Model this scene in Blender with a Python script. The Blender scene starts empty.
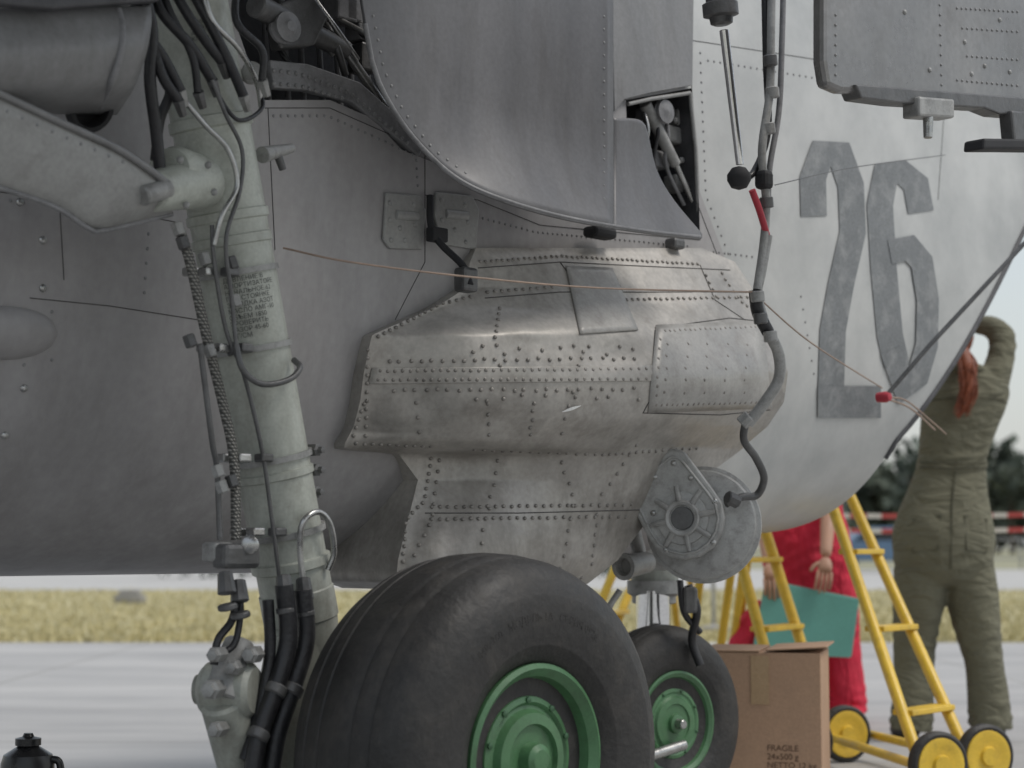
import bpy, math, random, bmesh
import numpy as np
from mathutils import Vector, Matrix
random.seed(7); np.random.seed(7)
S=bpy.context.scene
# ---------------------------------------------------------------- camera model
F=1800.0; CH=0.84; PITCH=math.atan(161/F)
C=Vector((0,0,CH))
fw=Vector((0,math.cos(PITCH),math.sin(PITCH))); up=Vector((0,-math.sin(PITCH),math.cos(PITCH)))
def ray(u,v): return fw+Vector((1,0,0))*((u-512)/F)+up*((384-v)/F)
def PD(u,v,D):
    r=ray(u,v); return C+r*(D/r.y)
R2=math.sqrt(.5)
DV=Vector((R2,R2,0)); NV=Vector((R2,-R2,0)); Q0=Vector((0,4.6,0))
def PL(u,v,h):
    r=ray(u,v); return C+r*((h-NV.dot(C-Q0))/NV.dot(r))
def PG(u,v,z=0):
    r=ray(u,v); return C+r*((z-CH)/r.z)
def W(s,h,z): return Q0+DV*s+NV*h+Vector((0,0,z))
def sz(P):
    d=P-Q0; return d.dot(DV),d.dot(NV),P.z
ZT=3.1
def smooth(a,b,x):
    t=min(1,max(0,(x-a)/(b-a))); return t*t*(3-2*t)
def zb(s): return .765+.115*smooth(.8,1.9,s)
def hs(s,z,lim=-.74):
    b=zb(s); zc=(b+ZT)/2; a=(ZT-b)/2; q=min(1,abs(z-zc)/a)
    return max(lim,.75*((1-q**3)**(1/3)-1))
def PS(u,v,off=0,lim=-.74):
    h=off
    for i in range(14):
        P=PL(u,v,h); s,_,z=sz(P); h=.5*h+.5*(off+hs(s,z,lim))
    return PL(u,v,h)
# ---------------------------------------------------------------- materials
def newmat(name):
    m=bpy.data.materials.new(name); m.use_nodes=True
    nt=m.node_tree; b=nt.nodes['Principled BSDF']; return m,nt,b
def paint(name,col,rough=.5,metal=0,var=.18,scale=3,bump=.15,bscale=25,dirt=.0,dirtcol=(.05,.045,.04),fine=.08,streak=False,bdist=.01,bmap=None,low_dark=None):
    """grime: (z_low,z_high,amount,colour) patchy darker tint that grows toward the bottom"""
    m,nt,b=newmat(name); N=nt.nodes; L=nt.links
    tc=N.new('ShaderNodeTexCoord')
    mp=N.new('ShaderNodeMapping'); L.new(tc.outputs['Object'],mp.inputs[0])
    if streak: mp.inputs['Scale'].default_value=(1.6,1.6,.35)
    n1=N.new('ShaderNodeTexNoise'); n1.inputs['Scale'].default_value=scale; n1.inputs['Detail'].default_value=8; n1.inputs['Roughness'].default_value=.62
    L.new(mp.outputs[0],n1.inputs['Vector'])
    n2=N.new('ShaderNodeTexNoise'); n2.inputs['Scale'].default_value=scale*22; n2.inputs['Detail'].default_value=4
    L.new(tc.outputs['Object'],n2.inputs['Vector'])
    mx=N.new('ShaderNodeMix'); mx.data_type='RGBA'
    c=Vector(col)
    mx.inputs[6].default_value=(*(c*(1-var)),1); mx.inputs[7].default_value=(*(c*(1+var)),1)
    mr=N.new('ShaderNodeMapRange'); mr.inputs[1].default_value=.3; mr.inputs[2].default_value=.7
    L.new(n1.outputs[0],mr.inputs[0]); L.new(mr.outputs[0],mx.inputs[0])
    m2=N.new('ShaderNodeMix'); m2.data_type='RGBA'; m2.blend_type='MULTIPLY'; m2.inputs[0].default_value=1
    mr2=N.new('ShaderNodeMapRange'); mr2.inputs[1].default_value=.3; mr2.inputs[2].default_value=.7; mr2.inputs[3].default_value=1-fine; mr2.inputs[4].default_value=1+fine
    L.new(n2.outputs[0],mr2.inputs[0]); L.new(mx.outputs[2],m2.inputs[6]); L.new(mr2.outputs[0],m2.inputs[7])
    out=m2.outputs[2]
    if dirt>0:
        n3=N.new('ShaderNodeTexNoise'); n3.inputs['Scale'].default_value=scale*2.3; n3.inputs['Detail'].default_value=10; n3.inputs['Roughness'].default_value=.7
        L.new(mp.outputs[0],n3.inputs['Vector'])
        mr3=N.new('ShaderNodeMapRange'); mr3.inputs[1].default_value=.48; mr3.inputs[2].default_value=.72; mr3.inputs[4].default_value=dirt
        L.new(n3.outputs[0],mr3.inputs[0])
        m3=N.new('ShaderNodeMix'); m3.data_type='RGBA'; m3.inputs[7].default_value=(*dirtcol,1)
        L.new(mr3.outputs[0],m3.inputs[0]); L.new(out,m3.inputs[6]); out=m3.outputs[2]
    if low_dark:  # mixes in a darker tint toward low z, broken up by noise
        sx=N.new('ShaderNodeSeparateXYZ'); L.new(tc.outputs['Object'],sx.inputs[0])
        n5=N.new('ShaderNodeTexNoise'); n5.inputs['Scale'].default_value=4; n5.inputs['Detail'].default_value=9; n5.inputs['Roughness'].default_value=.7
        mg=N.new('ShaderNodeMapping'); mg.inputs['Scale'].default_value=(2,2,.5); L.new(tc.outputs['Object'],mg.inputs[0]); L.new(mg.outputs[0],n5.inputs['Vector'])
        g1=N.new('ShaderNodeMapRange'); g1.inputs[1].default_value=low_dark[1]; g1.inputs[2].default_value=low_dark[0]; L.new(sx.outputs[2],g1.inputs[0])
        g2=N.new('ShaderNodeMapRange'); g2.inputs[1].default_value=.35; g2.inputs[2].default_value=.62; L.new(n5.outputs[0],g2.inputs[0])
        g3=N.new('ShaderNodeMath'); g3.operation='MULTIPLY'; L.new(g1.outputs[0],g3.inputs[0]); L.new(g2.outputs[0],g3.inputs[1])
        g4=N.new('ShaderNodeMath'); g4.operation='MULTIPLY'; g4.inputs[1].default_value=low_dark[2]; L.new(g3.outputs[0],g4.inputs[0])
        m4=N.new('ShaderNodeMix'); m4.data_type='RGBA'; m4.inputs[7].default_value=(*low_dark[3],1)
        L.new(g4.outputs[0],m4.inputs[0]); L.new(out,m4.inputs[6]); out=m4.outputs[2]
    L.new(out,b.inputs['Base Color'])
    rr=N.new('ShaderNodeMapRange'); rr.inputs[1].default_value=.3; rr.inputs[2].default_value=.7; rr.inputs[3].default_value=max(.05,rough-.12); rr.inputs[4].default_value=min(1,rough+.12)
    L.new(n1.outputs[0],rr.inputs[0]); L.new(rr.outputs[0],b.inputs['Roughness'])
    b.inputs['Metallic'].default_value=metal
    if bump>0:
        n4=N.new('ShaderNodeTexNoise'); n4.inputs['Scale'].default_value=bscale; n4.inputs['Detail'].default_value=3
        if bmap:
            mb=N.new('ShaderNodeMapping'); mb.inputs['Scale'].default_value=bmap; mb.inputs['Rotation'].default_value=(0,.35,0); L.new(tc.outputs['Object'],mb.inputs[0]); L.new(mb.outputs[0],n4.inputs['Vector']); n4.inputs['Distortion'].default_value=1.2
        else: L.new(tc.outputs['Object'],n4.inputs['Vector'])
        bp=N.new('ShaderNodeBump'); bp.inputs['Strength'].default_value=bump; bp.inputs['Distance'].default_value=bdist
        L.new(n4.outputs[0],bp.inputs['Height']); L.new(bp.outputs[0],b.inputs['Normal'])
    return m
M={}
M['strut']=paint('strut_greygreen_paint',(.44,.46,.41),.40,0,.13,6,.1,30,.45,(.15,.14,.11),low_dark=(.9,1.5,.55,(.12,.11,.09)))
M['metalfair']=paint('worn_fairing_metal',(.41,.39,.36),.43,.25,.22,3.6,.40,7,.6,(.15,.135,.115),.09,bdist=.02,low_dark=(.85,1.25,.55,(.12,.11,.095)))
M['patch']=paint('fairing_patch_metal',(.38,.37,.35),.44,.22,.18,7,.3,14,.5,(.17,.15,.13))
M['rivet']=paint('rivet_metal',(.25,.235,.215),.42,.3,.35,40,0)
M['rivetg']=paint('rivet_grey',(.24,.24,.24),.5,.1,.2,40,0)
M['door']=paint('door_grey_paint',(.150,.150,.156),.42,0,.16,4,.12,6,.45,(.085,.08,.075),streak=True)
M['fairg']=paint('upper_fairing_paint',(.21,.21,.21),.45,0,.14,4,.08,9,.45,(.1,.095,.09),streak=True)
M['doorlight']=paint('arm_grey_paint',(.31,.31,.30),.45,0,.14,5,.08,20,.45,(.13,.12,.11))
M['bay']=paint('bay_dark_grey',(.075,.075,.08),.6,0,.35,8,.2,30,.5,(.02,.02,.02))
M['baymid']=paint('bay_primer_grey',(.22,.22,.225),.5,0,.25,9,.2,30,.5,(.05,.05,.05))
M['dark']=paint('dark_gap',(.02,.02,.022),.7,0,.2,10,0)
M['seam']=paint('panel_gap',(.075,.072,.07),.8,0,.4,8,0)
M['digit']=paint('number_grey_paint',(.185,.195,.20),.6,0,.16,6,.0,20,.75,(.36,.365,.36),.15)
M['rubber']=paint('tyre_rubber',(.022,.021,.020),.60,0,.3,7,.25,60,.6,(.060,.054,.047),.15)
M['green']=paint('wheel_green_paint',(.035,.105,.045),.42,0,.14,9,.08,30,.35,(.03,.045,.025))
M['greenl']=paint('wheel_green_light',(.068,.165,.075),.40,0,.16,9,.08,30,.5,(.045,.07,.04))
M['hose']=paint('black_hose',(.02,.02,.022),.45,0,.3,20,.2,120)
M['steel']=paint('steel',(.42,.42,.41),.3,.85,.2,14,.1,60,.3)
M['chrome']=paint('chrome',(.75,.75,.76),.12,1,.05,5,0)
M['dsteel']=paint('dark_steel',(.12,.12,.12),.42,.4,.3,14,.15,60,.4)
M['grey']=paint('fitting_grey',(.31,.31,.30),.45,.1,.2,12,.15,50,.5)
M['lampgrey']=paint('lamp_grey',(.37,.37,.36),.40,.25,.2,12,.15,50,.6,(.13,.12,.11))
M['red']=paint('red_paint',(.40,.03,.05),.45,0,.1,10,0)
M['cord']=paint('cord',(.32,.24,.19),.8,0,.2,30,0)
M['text']=paint('stencil_text',(.07,.075,.07),.6,0,.1,10,0)
M['white']=paint('white_mark',(.8,.8,.78),.6,0,.1,10,0)
M['yellow']=paint('ladder_yellow_paint',(.72,.48,.05),.4,0,.12,9,.05,30,.3,(.2,.13,.05))
M['card']=paint('cardboard',(.42,.27,.175),.85,0,.08,6,.1,60,.1,(.2,.13,.08))
M['cardd']=paint('cardboard_print',(.10,.06,.04),.85,0,.1,6,0)
M['tape']=paint('packing_tape',(.42,.29,.17),.25,0,.05,6,0)
M['olive']=paint('olive_cloth',(.150,.145,.100),.95,0,.10,5,.65,5,.15,(.09,.085,.06),.04,bdist=.05,bmap=(1.3,1.3,3.4))
M['oliveseam']=paint('olive_seam',(.085,.082,.057),.95,0,.10,5,0)
M['redcloth']=paint('red_cloth',(.58,.022,.055),.85,0,.12,6,.6,6,bdist=.05,bmap=(2.6,2.6,1))
M['skin']=paint('skin',(.50,.29,.20),.55,0,.08,20,0)
M['hair']=paint('red_hair',(.22,.055,.02),.45,0,.35,30,.5,120)
M['hairb']=paint('brown_hair',(.06,.035,.02),.5,0,.3,30,.4,90)
M['navy']=paint('dark_cloth',(.03,.03,.04),.9,0,.15,7,.4,18)
M['shoe']=paint('shoe_leather',(.03,.027,.024),.5,0,.2,20,0)
M['teal']=paint('teal_folder',(.15,.42,.37),.5,0,.06,6,0)
M['foliage']=paint('foliage',(.095,.115,.09),.9,0,.2,.35,0)  # lightened, greyed base: distance haze painted into the leaf colour
M['hazy_foliagel']=paint('hazy_foliage_light',(.12,.14,.11),.9,0,.2,.35,0)  # paler leaf tone, also with haze put into the colour
M['bark']=paint('bark',(.1,.08,.06),.9)
M['carblue']=paint('car_blue_paint',(.10,.17,.26),.3,0,.05,2,0)
M['glass']=paint('car_glass',(.02,.025,.03),.1,0,.05,2,0)
M['conc']=paint('concrete_block',(.28,.27,.25),.9)
M['plast']=paint('black_plastic',(.015,.015,.016),.3,0,.1,20,0)
M['pylon']=paint('pylon_metal_grey',(.235,.23,.225),.32,.5,.2,3,.08,9,.45,(.11,.10,.09))
def braid():
    m,nt,b=newmat('braided_hose'); N=nt.nodes; L=nt.links
    tc=N.new('ShaderNodeTexCoord'); w=N.new('ShaderNodeTexWave'); w.bands_direction='Z'; w.inputs['Scale'].default_value=45; w.inputs['Distortion'].default_value=1.5
    w2=N.new('ShaderNodeTexWave'); w2.bands_direction='DIAGONAL'; w2.inputs['Scale'].default_value=60
    L.new(tc.outputs['Object'],w.inputs['Vector']); L.new(tc.outputs['Object'],w2.inputs['Vector'])
    mm=N.new('ShaderNodeMath'); mm.operation='MULTIPLY'; L.new(w.outputs['Fac'],mm.inputs[0]); L.new(w2.outputs['Fac'],mm.inputs[1])
    r=N.new('ShaderNodeValToRGB'); r.color_ramp.elements[0].color=(.07,.07,.065,1); r.color_ramp.elements[1].color=(.34,.33,.30,1); r.color_ramp.elements[1].position=.5
    L.new(mm.outputs[0],r.inputs[0]); L.new(r.outputs[0],b.inputs['Base Color']); b.inputs['Metallic'].default_value=.5; b.inputs['Roughness'].default_value=.45
    bp=N.new('ShaderNodeBump'); bp.inputs['Strength'].default_value=.6; bp.inputs['Distance'].default_value=.004; L.new(mm.outputs[0],bp.inputs['Height']); L.new(bp.outputs[0],b.inputs['Normal'])
    return m
M['braid']=braid()
def fusemat():
    m=paint('fuselage_grey_paint',(.345,.335,.335),.46,0,.11,2.2,.10,9,.42,(.19,.18,.175),.05,streak=True,low_dark=(.78,1.35,.45,(.15,.14,.135)))
    nt=m.node_tree; N=nt.nodes; L=nt.links; b=N['Principled BSDF']
    old=b.inputs['Base Color'].links[0].from_socket
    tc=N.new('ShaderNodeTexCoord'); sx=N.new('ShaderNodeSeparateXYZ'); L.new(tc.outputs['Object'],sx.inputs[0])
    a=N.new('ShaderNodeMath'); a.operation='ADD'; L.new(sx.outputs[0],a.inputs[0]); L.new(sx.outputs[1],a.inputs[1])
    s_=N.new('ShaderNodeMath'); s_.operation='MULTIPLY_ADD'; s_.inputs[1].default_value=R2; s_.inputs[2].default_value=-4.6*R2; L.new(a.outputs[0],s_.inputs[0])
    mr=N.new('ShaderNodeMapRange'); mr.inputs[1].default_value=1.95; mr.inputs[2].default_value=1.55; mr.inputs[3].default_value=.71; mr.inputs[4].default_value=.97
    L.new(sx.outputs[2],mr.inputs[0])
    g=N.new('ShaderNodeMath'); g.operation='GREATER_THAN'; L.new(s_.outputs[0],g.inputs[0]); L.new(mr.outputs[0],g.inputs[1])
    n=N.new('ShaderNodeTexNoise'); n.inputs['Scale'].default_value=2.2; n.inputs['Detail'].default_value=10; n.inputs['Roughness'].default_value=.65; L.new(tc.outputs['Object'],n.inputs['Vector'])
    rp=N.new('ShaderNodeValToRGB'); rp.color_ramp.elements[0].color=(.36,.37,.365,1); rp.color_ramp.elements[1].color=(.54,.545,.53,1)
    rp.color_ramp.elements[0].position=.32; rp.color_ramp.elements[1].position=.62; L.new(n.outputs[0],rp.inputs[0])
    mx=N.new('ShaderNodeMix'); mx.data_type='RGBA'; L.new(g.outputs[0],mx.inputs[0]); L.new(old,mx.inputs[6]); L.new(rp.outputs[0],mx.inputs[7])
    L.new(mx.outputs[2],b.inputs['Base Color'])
    return m
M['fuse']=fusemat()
# ---------------------------------------------------------------- mesh helpers
def empty(name,loc=(0,0,0)):
    e=bpy.data.objects.new(name,None); e.location=loc; e.empty_display_size=.2; S.collection.objects.link(e); return e
def par(o,p):
    if p is not None:
        o.parent=p; o.matrix_parent_inverse=Matrix.Translation(-Vector(p.location))
def mobj(name,vs,fs,mat,parent=None,sm=True,angle=40):
    me=bpy.data.meshes.new(name); me.from_pydata([tuple(v) for v in vs],[],fs); me.update()
    if sm:
        me.polygons.foreach_set('use_smooth',[True]*len(me.polygons))
        try: me.set_sharp_from_angle(angle=math.radians(angle))
        except Exception: pass
    if mat: me.materials.append(mat)
    o=bpy.data.objects.new(name,me); S.collection.objects.link(o); par(o,parent); return o
def frame(ax):
    ax=Vector(ax).normalized(); t=Vector((0,0,1)) if abs(ax.z)<.9 else Vector((1,0,0))
    e1=ax.cross(t).normalized(); e2=e1.cross(ax).normalized(); return ax,e1,e2
def lathe(name,o,ax,prof,mat,parent=None,seg=48,angle=35):
    ax,e1,e2=frame(ax); o=Vector(o); vs=[];fs=[]
    for r,a in prof:
        for k in range(seg):
            t=2*math.pi*k/seg; vs.append(o+ax*a+(e1*math.cos(t)+e2*math.sin(t))*max(r,1e-4))
    n=len(prof)
    for i in range(n-1):
        for k in range(seg):
            k2=(k+1)%seg; fs.append((i*seg+k,i*seg+k2,(i+1)*seg+k2,(i+1)*seg+k))
    fs.append(tuple(range(seg))[::-1]); fs.append(tuple((n-1)*seg+k for k in range(seg)))
    return mobj(name,vs,fs,mat,parent,True,angle)
def cyl(name,p0,p1,r0,r1,mat,parent=None,seg=20,bev=.15):
    p0=Vector(p0);p1=Vector(p1); d=p1-p0; l=d.length; b=min(min(r0,r1)*bev,l*.3)
    return lathe(name,p0,d,[(r0-b,0),(r0,b),(r1,l-b),(r1-b,l)],mat,parent,seg)
def crom(pts,n=8):
    pts=[Vector(p) for p in pts]
    if len(pts)<3: return pts
    P=[pts[0]*2-pts[1]]+pts+[pts[-1]*2-pts[-2]]; out=[]
    for i in range(1,len(P)-2):
        a,b,c,d=P[i-1],P[i],P[i+1],P[i+2]
        for k in range(n):
            t=k/n; out.append(.5*((2*b)+(c-a)*t+(2*a-5*b+4*c-d)*t*t+(3*b-a-3*c+d)*t**3))
    out.append(pts[-1]); return out
def tubes(name,lists,r,mat,parent=None,sm=True,res=4,radii=None):
    cu=bpy.data.curves.new(name,'CURVE'); cu.dimensions='3D'; cu.bevel_depth=r; cu.bevel_resolution=res; cu.use_fill_caps=True
    for pts in lists:
        q=crom(pts) if sm else [Vector(p) for p in pts]
        sp=cu.splines.new('POLY'); sp.points.add(len(q)-1)
        for i,p in enumerate(q):
            sp.points[i].co=(*p,1)
            if radii: sp.points[i].radius=radii(i/(len(q)-1))
        sp.use_smooth=True
    cu.materials.append(mat); o=bpy.data.objects.new(name,cu); S.collection.objects.link(o); par(o,parent); return o
def tube(name,pts,r,mat,parent=None,sm=True,radii=None): return tubes(name,[pts],r,mat,parent,sm,4,radii)
def box(name,c,dims,mat,parent=None,axes=None,bev=.004):
    c=Vector(c); ax=axes or (Vector((1,0,0)),Vector((0,1,0)),Vector((0,0,1)))
    vs=[]
    for i in (-1,1):
        for j in (-1,1):
            for k in (-1,1): vs.append(c+ax[0]*(i*dims[0]/2)+ax[1]*(j*dims[1]/2)+ax[2]*(k*dims[2]/2))
    fs=[(0,1,3,2),(4,6,7,5),(0,4,5,1),(2,3,7,6),(0,2,6,4),(1,5,7,3)]
    o=mobj(name,vs,fs,mat,parent,False)
    if bev: 
        m=o.modifiers.new('b','BEVEL'); m.width=bev; m.segments=2
    return o
AX=(DV,NV,Vector((0,0,1)))
def prism(name,poly,off,mat,parent=None,bev=.002):
    n=len(poly); vs=[Vector(p) for p in poly]+[Vector(p)+Vector(off) for p in poly]
    fs=[tuple(range(n)),tuple(range(2*n-1,n-1,-1))]+[(i,i+n,(i+1)%n+n,(i+1)%n) for i in range(n)]
    o=mobj(name,vs,fs,mat,parent,False)
    bm=bmesh.new(); bm.from_mesh(o.data); bmesh.ops.recalc_face_normals(bm,faces=bm.faces); bm.to_mesh(o.data); bm.free()
    if bev: m=o.modifiers.new('b','BEVEL'); m.width=bev; m.segments=2; m.limit_method='ANGLE'
    return o
def gridobj(name,G,mat,parent=None,thick=0,angle=50):
    nr=len(G); nc=len(G[0]); vs=[p for row in G for p in row]
    fs=[(i*nc+j,i*nc+j+1,(i+1)*nc+j+1,(i+1)*nc+j) for i in range(nr-1) for j in range(nc-1)]
    o=mobj(name,vs,fs,mat,parent,True,angle)
    if thick: m=o.modifiers.new('s','SOLIDIFY'); m.thickness=thick; m.offset=0
    return o
def crom3(R,n):
    P=np.vstack([2*R[0]-R[1],R,2*R[-1]-R[-2]]); out=[]
    for i in range(1,len(P)-2):
        a,b,c,d=P[i-1:i+3]
        for k in range(n):
            t=k/n; out.append(.5*((2*b)+(c-a)*t+(2*a-5*b+4*c-d)*t*t+(3*b-a-3*c+d)*t**3))
    out.append(R[-1]); return np.array(out)
def rowpanel(name,rows,mat,parent=None,thick=.006,nc=24,sub=6,fn=PL):
    R=np.array([r if len(r)==7 else tuple(r)+(r[0],) for r in rows],float); G=[]
    for r in crom3(R,sub):
        v,uL,uR,a,b,c,vR=r; row=[]
        for j in range(nc+1):
            x=j/nc; h=a*(1-x)*(1-2*x)+b*4*x*(1-x)+c*x*(2*x-1)
            row.append(fn(uL+(uR-uL)*x,v+(vR-v)*x,h))
        G.append(row)
    return gridobj(name,G,mat,parent,thick)
def rivets(name,pts,r,mat,parent):
    vs=[];fs=[];K=8
    for P,n in pts:
        n,e1,e2=frame(n); b=len(vs)
        for rr,hh in ((1,-.1),(.85,.32),(.5,.52)):
            for k in range(K):
                t=2*math.pi*k/K; vs.append(P+n*(r*hh)+(e1*math.cos(t)+e2*math.sin(t))*(r*rr))
        vs.append(P+n*r*.58)
        for i in range(2):
            for k in range(K): fs.append((b+i*K+k,b+i*K+(k+1)%K,b+(i+1)*K+(k+1)%K,b+(i+1)*K+k))
        for k in range(K): fs.append((b+2*K+k,b+2*K+(k+1)%K,b+3*K))
    return mobj(name,vs,fs,mat,parent,True,80)
def along(fn,pl,step,jit=0):
    out=[]
    for (a,b) in zip(pl[:-1],pl[1:]):
        p0=fn(*a);p1=fn(*b); n=max(1,int(round((p1-p0).length/step)))
        for i in range(n):
            t=(i+.5)/n; u=a[0]+(b[0]-a[0])*t+random.uniform(-jit,jit); v=a[1]+(b[1]-a[1])*t+random.uniform(-jit,jit)
            P=fn(u,v); du=fn(u+2,v)-P; dv=fn(u,v+2)-P; n_=dv.cross(du)
            if n_.length<1e-9: n_=NV.copy()
            n_.normalize()
            if n_.dot(NV)<0: n_=-n_
            out.append((P,n_))
    return out
# ================================================================= AIRCRAFT
jet=empty('military_jet_aircraft',W(-.5,-.75,0))
def s_end(z): return 1.93+.88*(z-1.19) if z>1.19 else 1.93-.3*(1.19-z)
Mq=160; Nt=110; vs=[];fs=[]
for i in range(Nt+1):
    t=i/Nt
    for k in range(Mq):
        a=2*math.pi*k/Mq; cc,ss=math.cos(a),math.sin(a); s=-4.5+6.4*t
        for it in range(8):
            b=zb(s); zc=(b+ZT)/2; aa=(ZT-b)/2; z=zc+aa*math.copysign(abs(ss)**(2/3),ss); s=-4.5+(s_end(z)+4.5)*t
        h=-.75+.75*math.copysign(abs(cc)**(2/3),cc)
        vs.append(W(s,h,z))
for i in range(Nt):
    for k in range(Mq): fs.append((i*Mq+k,(i+1)*Mq+k,(i+1)*Mq+(k+1)%Mq,i*Mq+(k+1)%Mq))
fs.append(tuple(range(Mq))); fs.append(tuple(Nt*Mq+k for k in reversed(range(Mq))))
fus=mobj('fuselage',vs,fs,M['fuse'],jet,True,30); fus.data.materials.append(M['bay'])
def cutter(name,pxpoly,depth):
    base=[PS(u,v,0) for u,v in pxpoly]; poly=[]
    for P in base:
        s,h,z=sz(P); poly.append(W(s,.3,z))
    return prism(name,poly,NV*(-.3-depth),M['bay'],None,0)
cuts=[cutter('c1',[(236,-60),(238,30),(262,100),(330,100),(372,118),(402,150),(440,165),(600,170),(606,-60)],.34),
      cutter('c2',[(626,100),(628,205),(700,238),(697,150),(692,88)],.22)]
for c in cuts:
    m=fus.modifiers.new('cut','BOOLEAN'); m.object=c; m.operation='DIFFERENCE'; m.solver='EXACT'
dg=bpy.context.evaluated_depsgraph_get(); ev=fus.evaluated_get(dg); me2=bpy.data.meshes.new_from_object(ev)
fus.modifiers.clear(); fus.data=me2
for c in cuts: bpy.data.objects.remove(c)
wing=prism('wing',[W(-2.4,-.8,2.62),W(-.3,-.8,2.62),W(-.7,4.5,2.5),W(-2.2,4.5,2.5)],Vector((0,0,.2)),M['fairg'],jet,.03)
def fs_(off): return lambda u,v: PS(u,v,off)
def pl(px,off=.0003,n=10):
    out=[]
    for a,b in zip(px[:-1],px[1:]):
        for i in range(n): out.append(PS(a[0]+(b[0]-a[0])*i/n,a[1]+(b[1]-a[1])*i/n,off))
    out.append(PS(*px[-1],off)); return out
lines=[[(0,192),(90,205),(175,222)],[(30,298),(110,306),(200,320)],[(262,108),(330,108),(425,150),(425,195)],
 [(690,40),(696,200),(720,262),(748,300)],[(425,195),(478,200),(540,225),(700,240)],
 [(690,40),(820,60)],[(60,210),(64,280)],[(945,100),(938,200)],[(268,108),(275,250)],[(425,195),(425,262),(395,320)]]
tubes('panel_lines',[pl(l) for l in lines],.0011,M['seam'],jet,False,1)
rp=[]
for l,st in (([(4,200),(30,203)],.03),([(270,116),(328,116),(416,156),(418,190)],.022),([(700,48),(706,195),(730,258)],.03),([(705,60),(815,78)],.03),
    ([(24,300),(24,378)],.05),([(52,300),(52,372)],.05),([(70,200),(140,212)],.04),([(430,205),(536,232),(690,246)],.02),
    ([(700,250),(755,257)],.025),([(150,212),(144,300)],.03),([(800,290),(815,380)],.045)):
    rp+=along(fs_(.0003),l,st)
rivets('skin_rivets',rp,.004,M['rivetg'],jet)
bp=[(PS(u,v,.001),NV) for u,v in [(43,240),(43,288),(24,388),(5,435),(20,202),(95,120),(8,60)]]
rivets('quick_fasteners',bp,.009,M['steel'],jet)
G=[]
for i in range(17):
    a=math.pi*i/16; row=[]
    for j in range(21):
        x=j/20; u=-60+118*x; pr=math.sqrt(max(0,1-max(0,(x-.55)/.45)**2)) if x>.55 else 1
        v=333+ -27*math.cos(a)*pr; row.append(PS(u,v,-.003+.045*math.sin(a)*pr))
    G.append(row)
gridobj('side_blister',G,M['fuse'],jet)
# ---- digits 26
def stroke(name,px,w,off=.0035):
    pts=[Vector((a,b)) for a,b in px]; L_=[];R_=[]
    for i,p in enumerate(pts):
        d=(pts[min(i+1,len(pts)-1)]-pts[max(i-1,0)]).normalized()
        if 0<i<len(pts)-1:
            d1=(pts[i]-pts[i-1]).normalized(); d2=(pts[i+1]-pts[i]).normalized(); n=Vector((-d1.y-d2.y,d1.x+d2.x)); n.normalize(); k=1/max(.6,n.dot(Vector((-d1.y,d1.x))))
        else: n=Vector((-d.y,d.x));k=1
        hw=Vector((n.x*w[0],n.y*w[1]))*k/2
        L_.append(p+hw);R_.append(p-hw)
    G=[]
    for i in range(len(pts)-1):
        for q in range(5 if i<len(pts)-2 else 6):
            t=q/5; a=L_[i].lerp(L_[i+1],t); b=R_[i].lerp(R_[i+1],t)
            G.append([PS(*a.lerp(b,j/4),off) for j in range(5)])
    return gridobj(name,G,M['digit'],jet)
stroke('number_digit_2',[(814,216),(813,178),(822,153),(840,154),(851,185),(853,232),(841,285),(833,330),(831,392)],(26,24),.003)
stroke('number_digit_2_base',[(818,402),(881,402)],(26,32),.005)
stroke('number_digit_6',[(921,212),(916,184),(902,172),(886,174),(880,205),(884,270),(890,335),(897,366)],(26,22),.003)
stroke('number_digit_6_loop',[(891,350),(904,386),(918,376),(927,345),(928,300),(922,262),(910,248),(890,252)],(22,24),.005)
# ================================================================= GUN FAIRING
rows=[(248,476,702,[.01,.015,.02,.02,.02,.015,.01]),
(262,470,735,[.03,.05,.055,.06,.06,.055,.03]),
(288,466,752,[.035,.075,.095,.10,.10,.09,.06]),
(306,438,763,[.03,.085,.125,.14,.145,.13,.09]),
(335,372,775,[.02,.10,.17,.21,.225,.21,.15]),
(372,364,788,[.02,.12,.205,.26,.285,.27,.21]),
(402,360,784,[.02,.125,.21,.27,.295,.27,.2]),
(426,354,768,[.02,.115,.195,.25,.27,.23,.16]),
(443,345,748,[.02,.09,.165,.22,.235,.19,.13]),
(449,344,742,[.015,.06,.13,.20,.22,.18,.12]),
(453,398,737,[-.01,.01,.08,.165,.20,.165,.12]),
(480,418,700,[-.01,.03,.08,.14,.165,.15,.10]),
(520,408,648,[.0,.05,.09,.125,.145,.13,.09]),
(560,398,618,[.01,.07,.10,.125,.13,.12,.08]),
(582,396,590,[.01,.06,.085,.10,.10,.09,.06]),
(590,420,578,[-.02,.02,.04,.05,.05,.04,.02])]
RV=np.array([r[0] for r in rows],float); RL=np.array([r[1] for r in rows],float); RR=np.array([r[2] for r in rows],float); RH=np.array([r[3] for r in rows])
tx=np.array([0,.15,.3,.5,.7,.85,1.])
gv=np.linspace(248,590,172); gt=np.linspace(0,1,111)
gH=np.zeros((len(gv),len(gt)))
tmp=np.array([np.interp(gt,tx,r) for r in RH])
for j in range(len(gt)): gH[:,j]=np.interp(gv,RV,tmp[:,j])
def sm1(A,n,ax):
    for _ in range(n):
        P_=np.pad(A,[(1,1) if k==ax else (0,0) for k in range(2)],mode='edge')
        A=.25*np.take(P_,range(0,A.shape[ax]),ax)+.5*A+.25*np.take(P_,range(2,A.shape[ax]+2),ax)
    return A
gH=sm1(gH,40,1); gH=sm1(gH,14,0)
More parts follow.
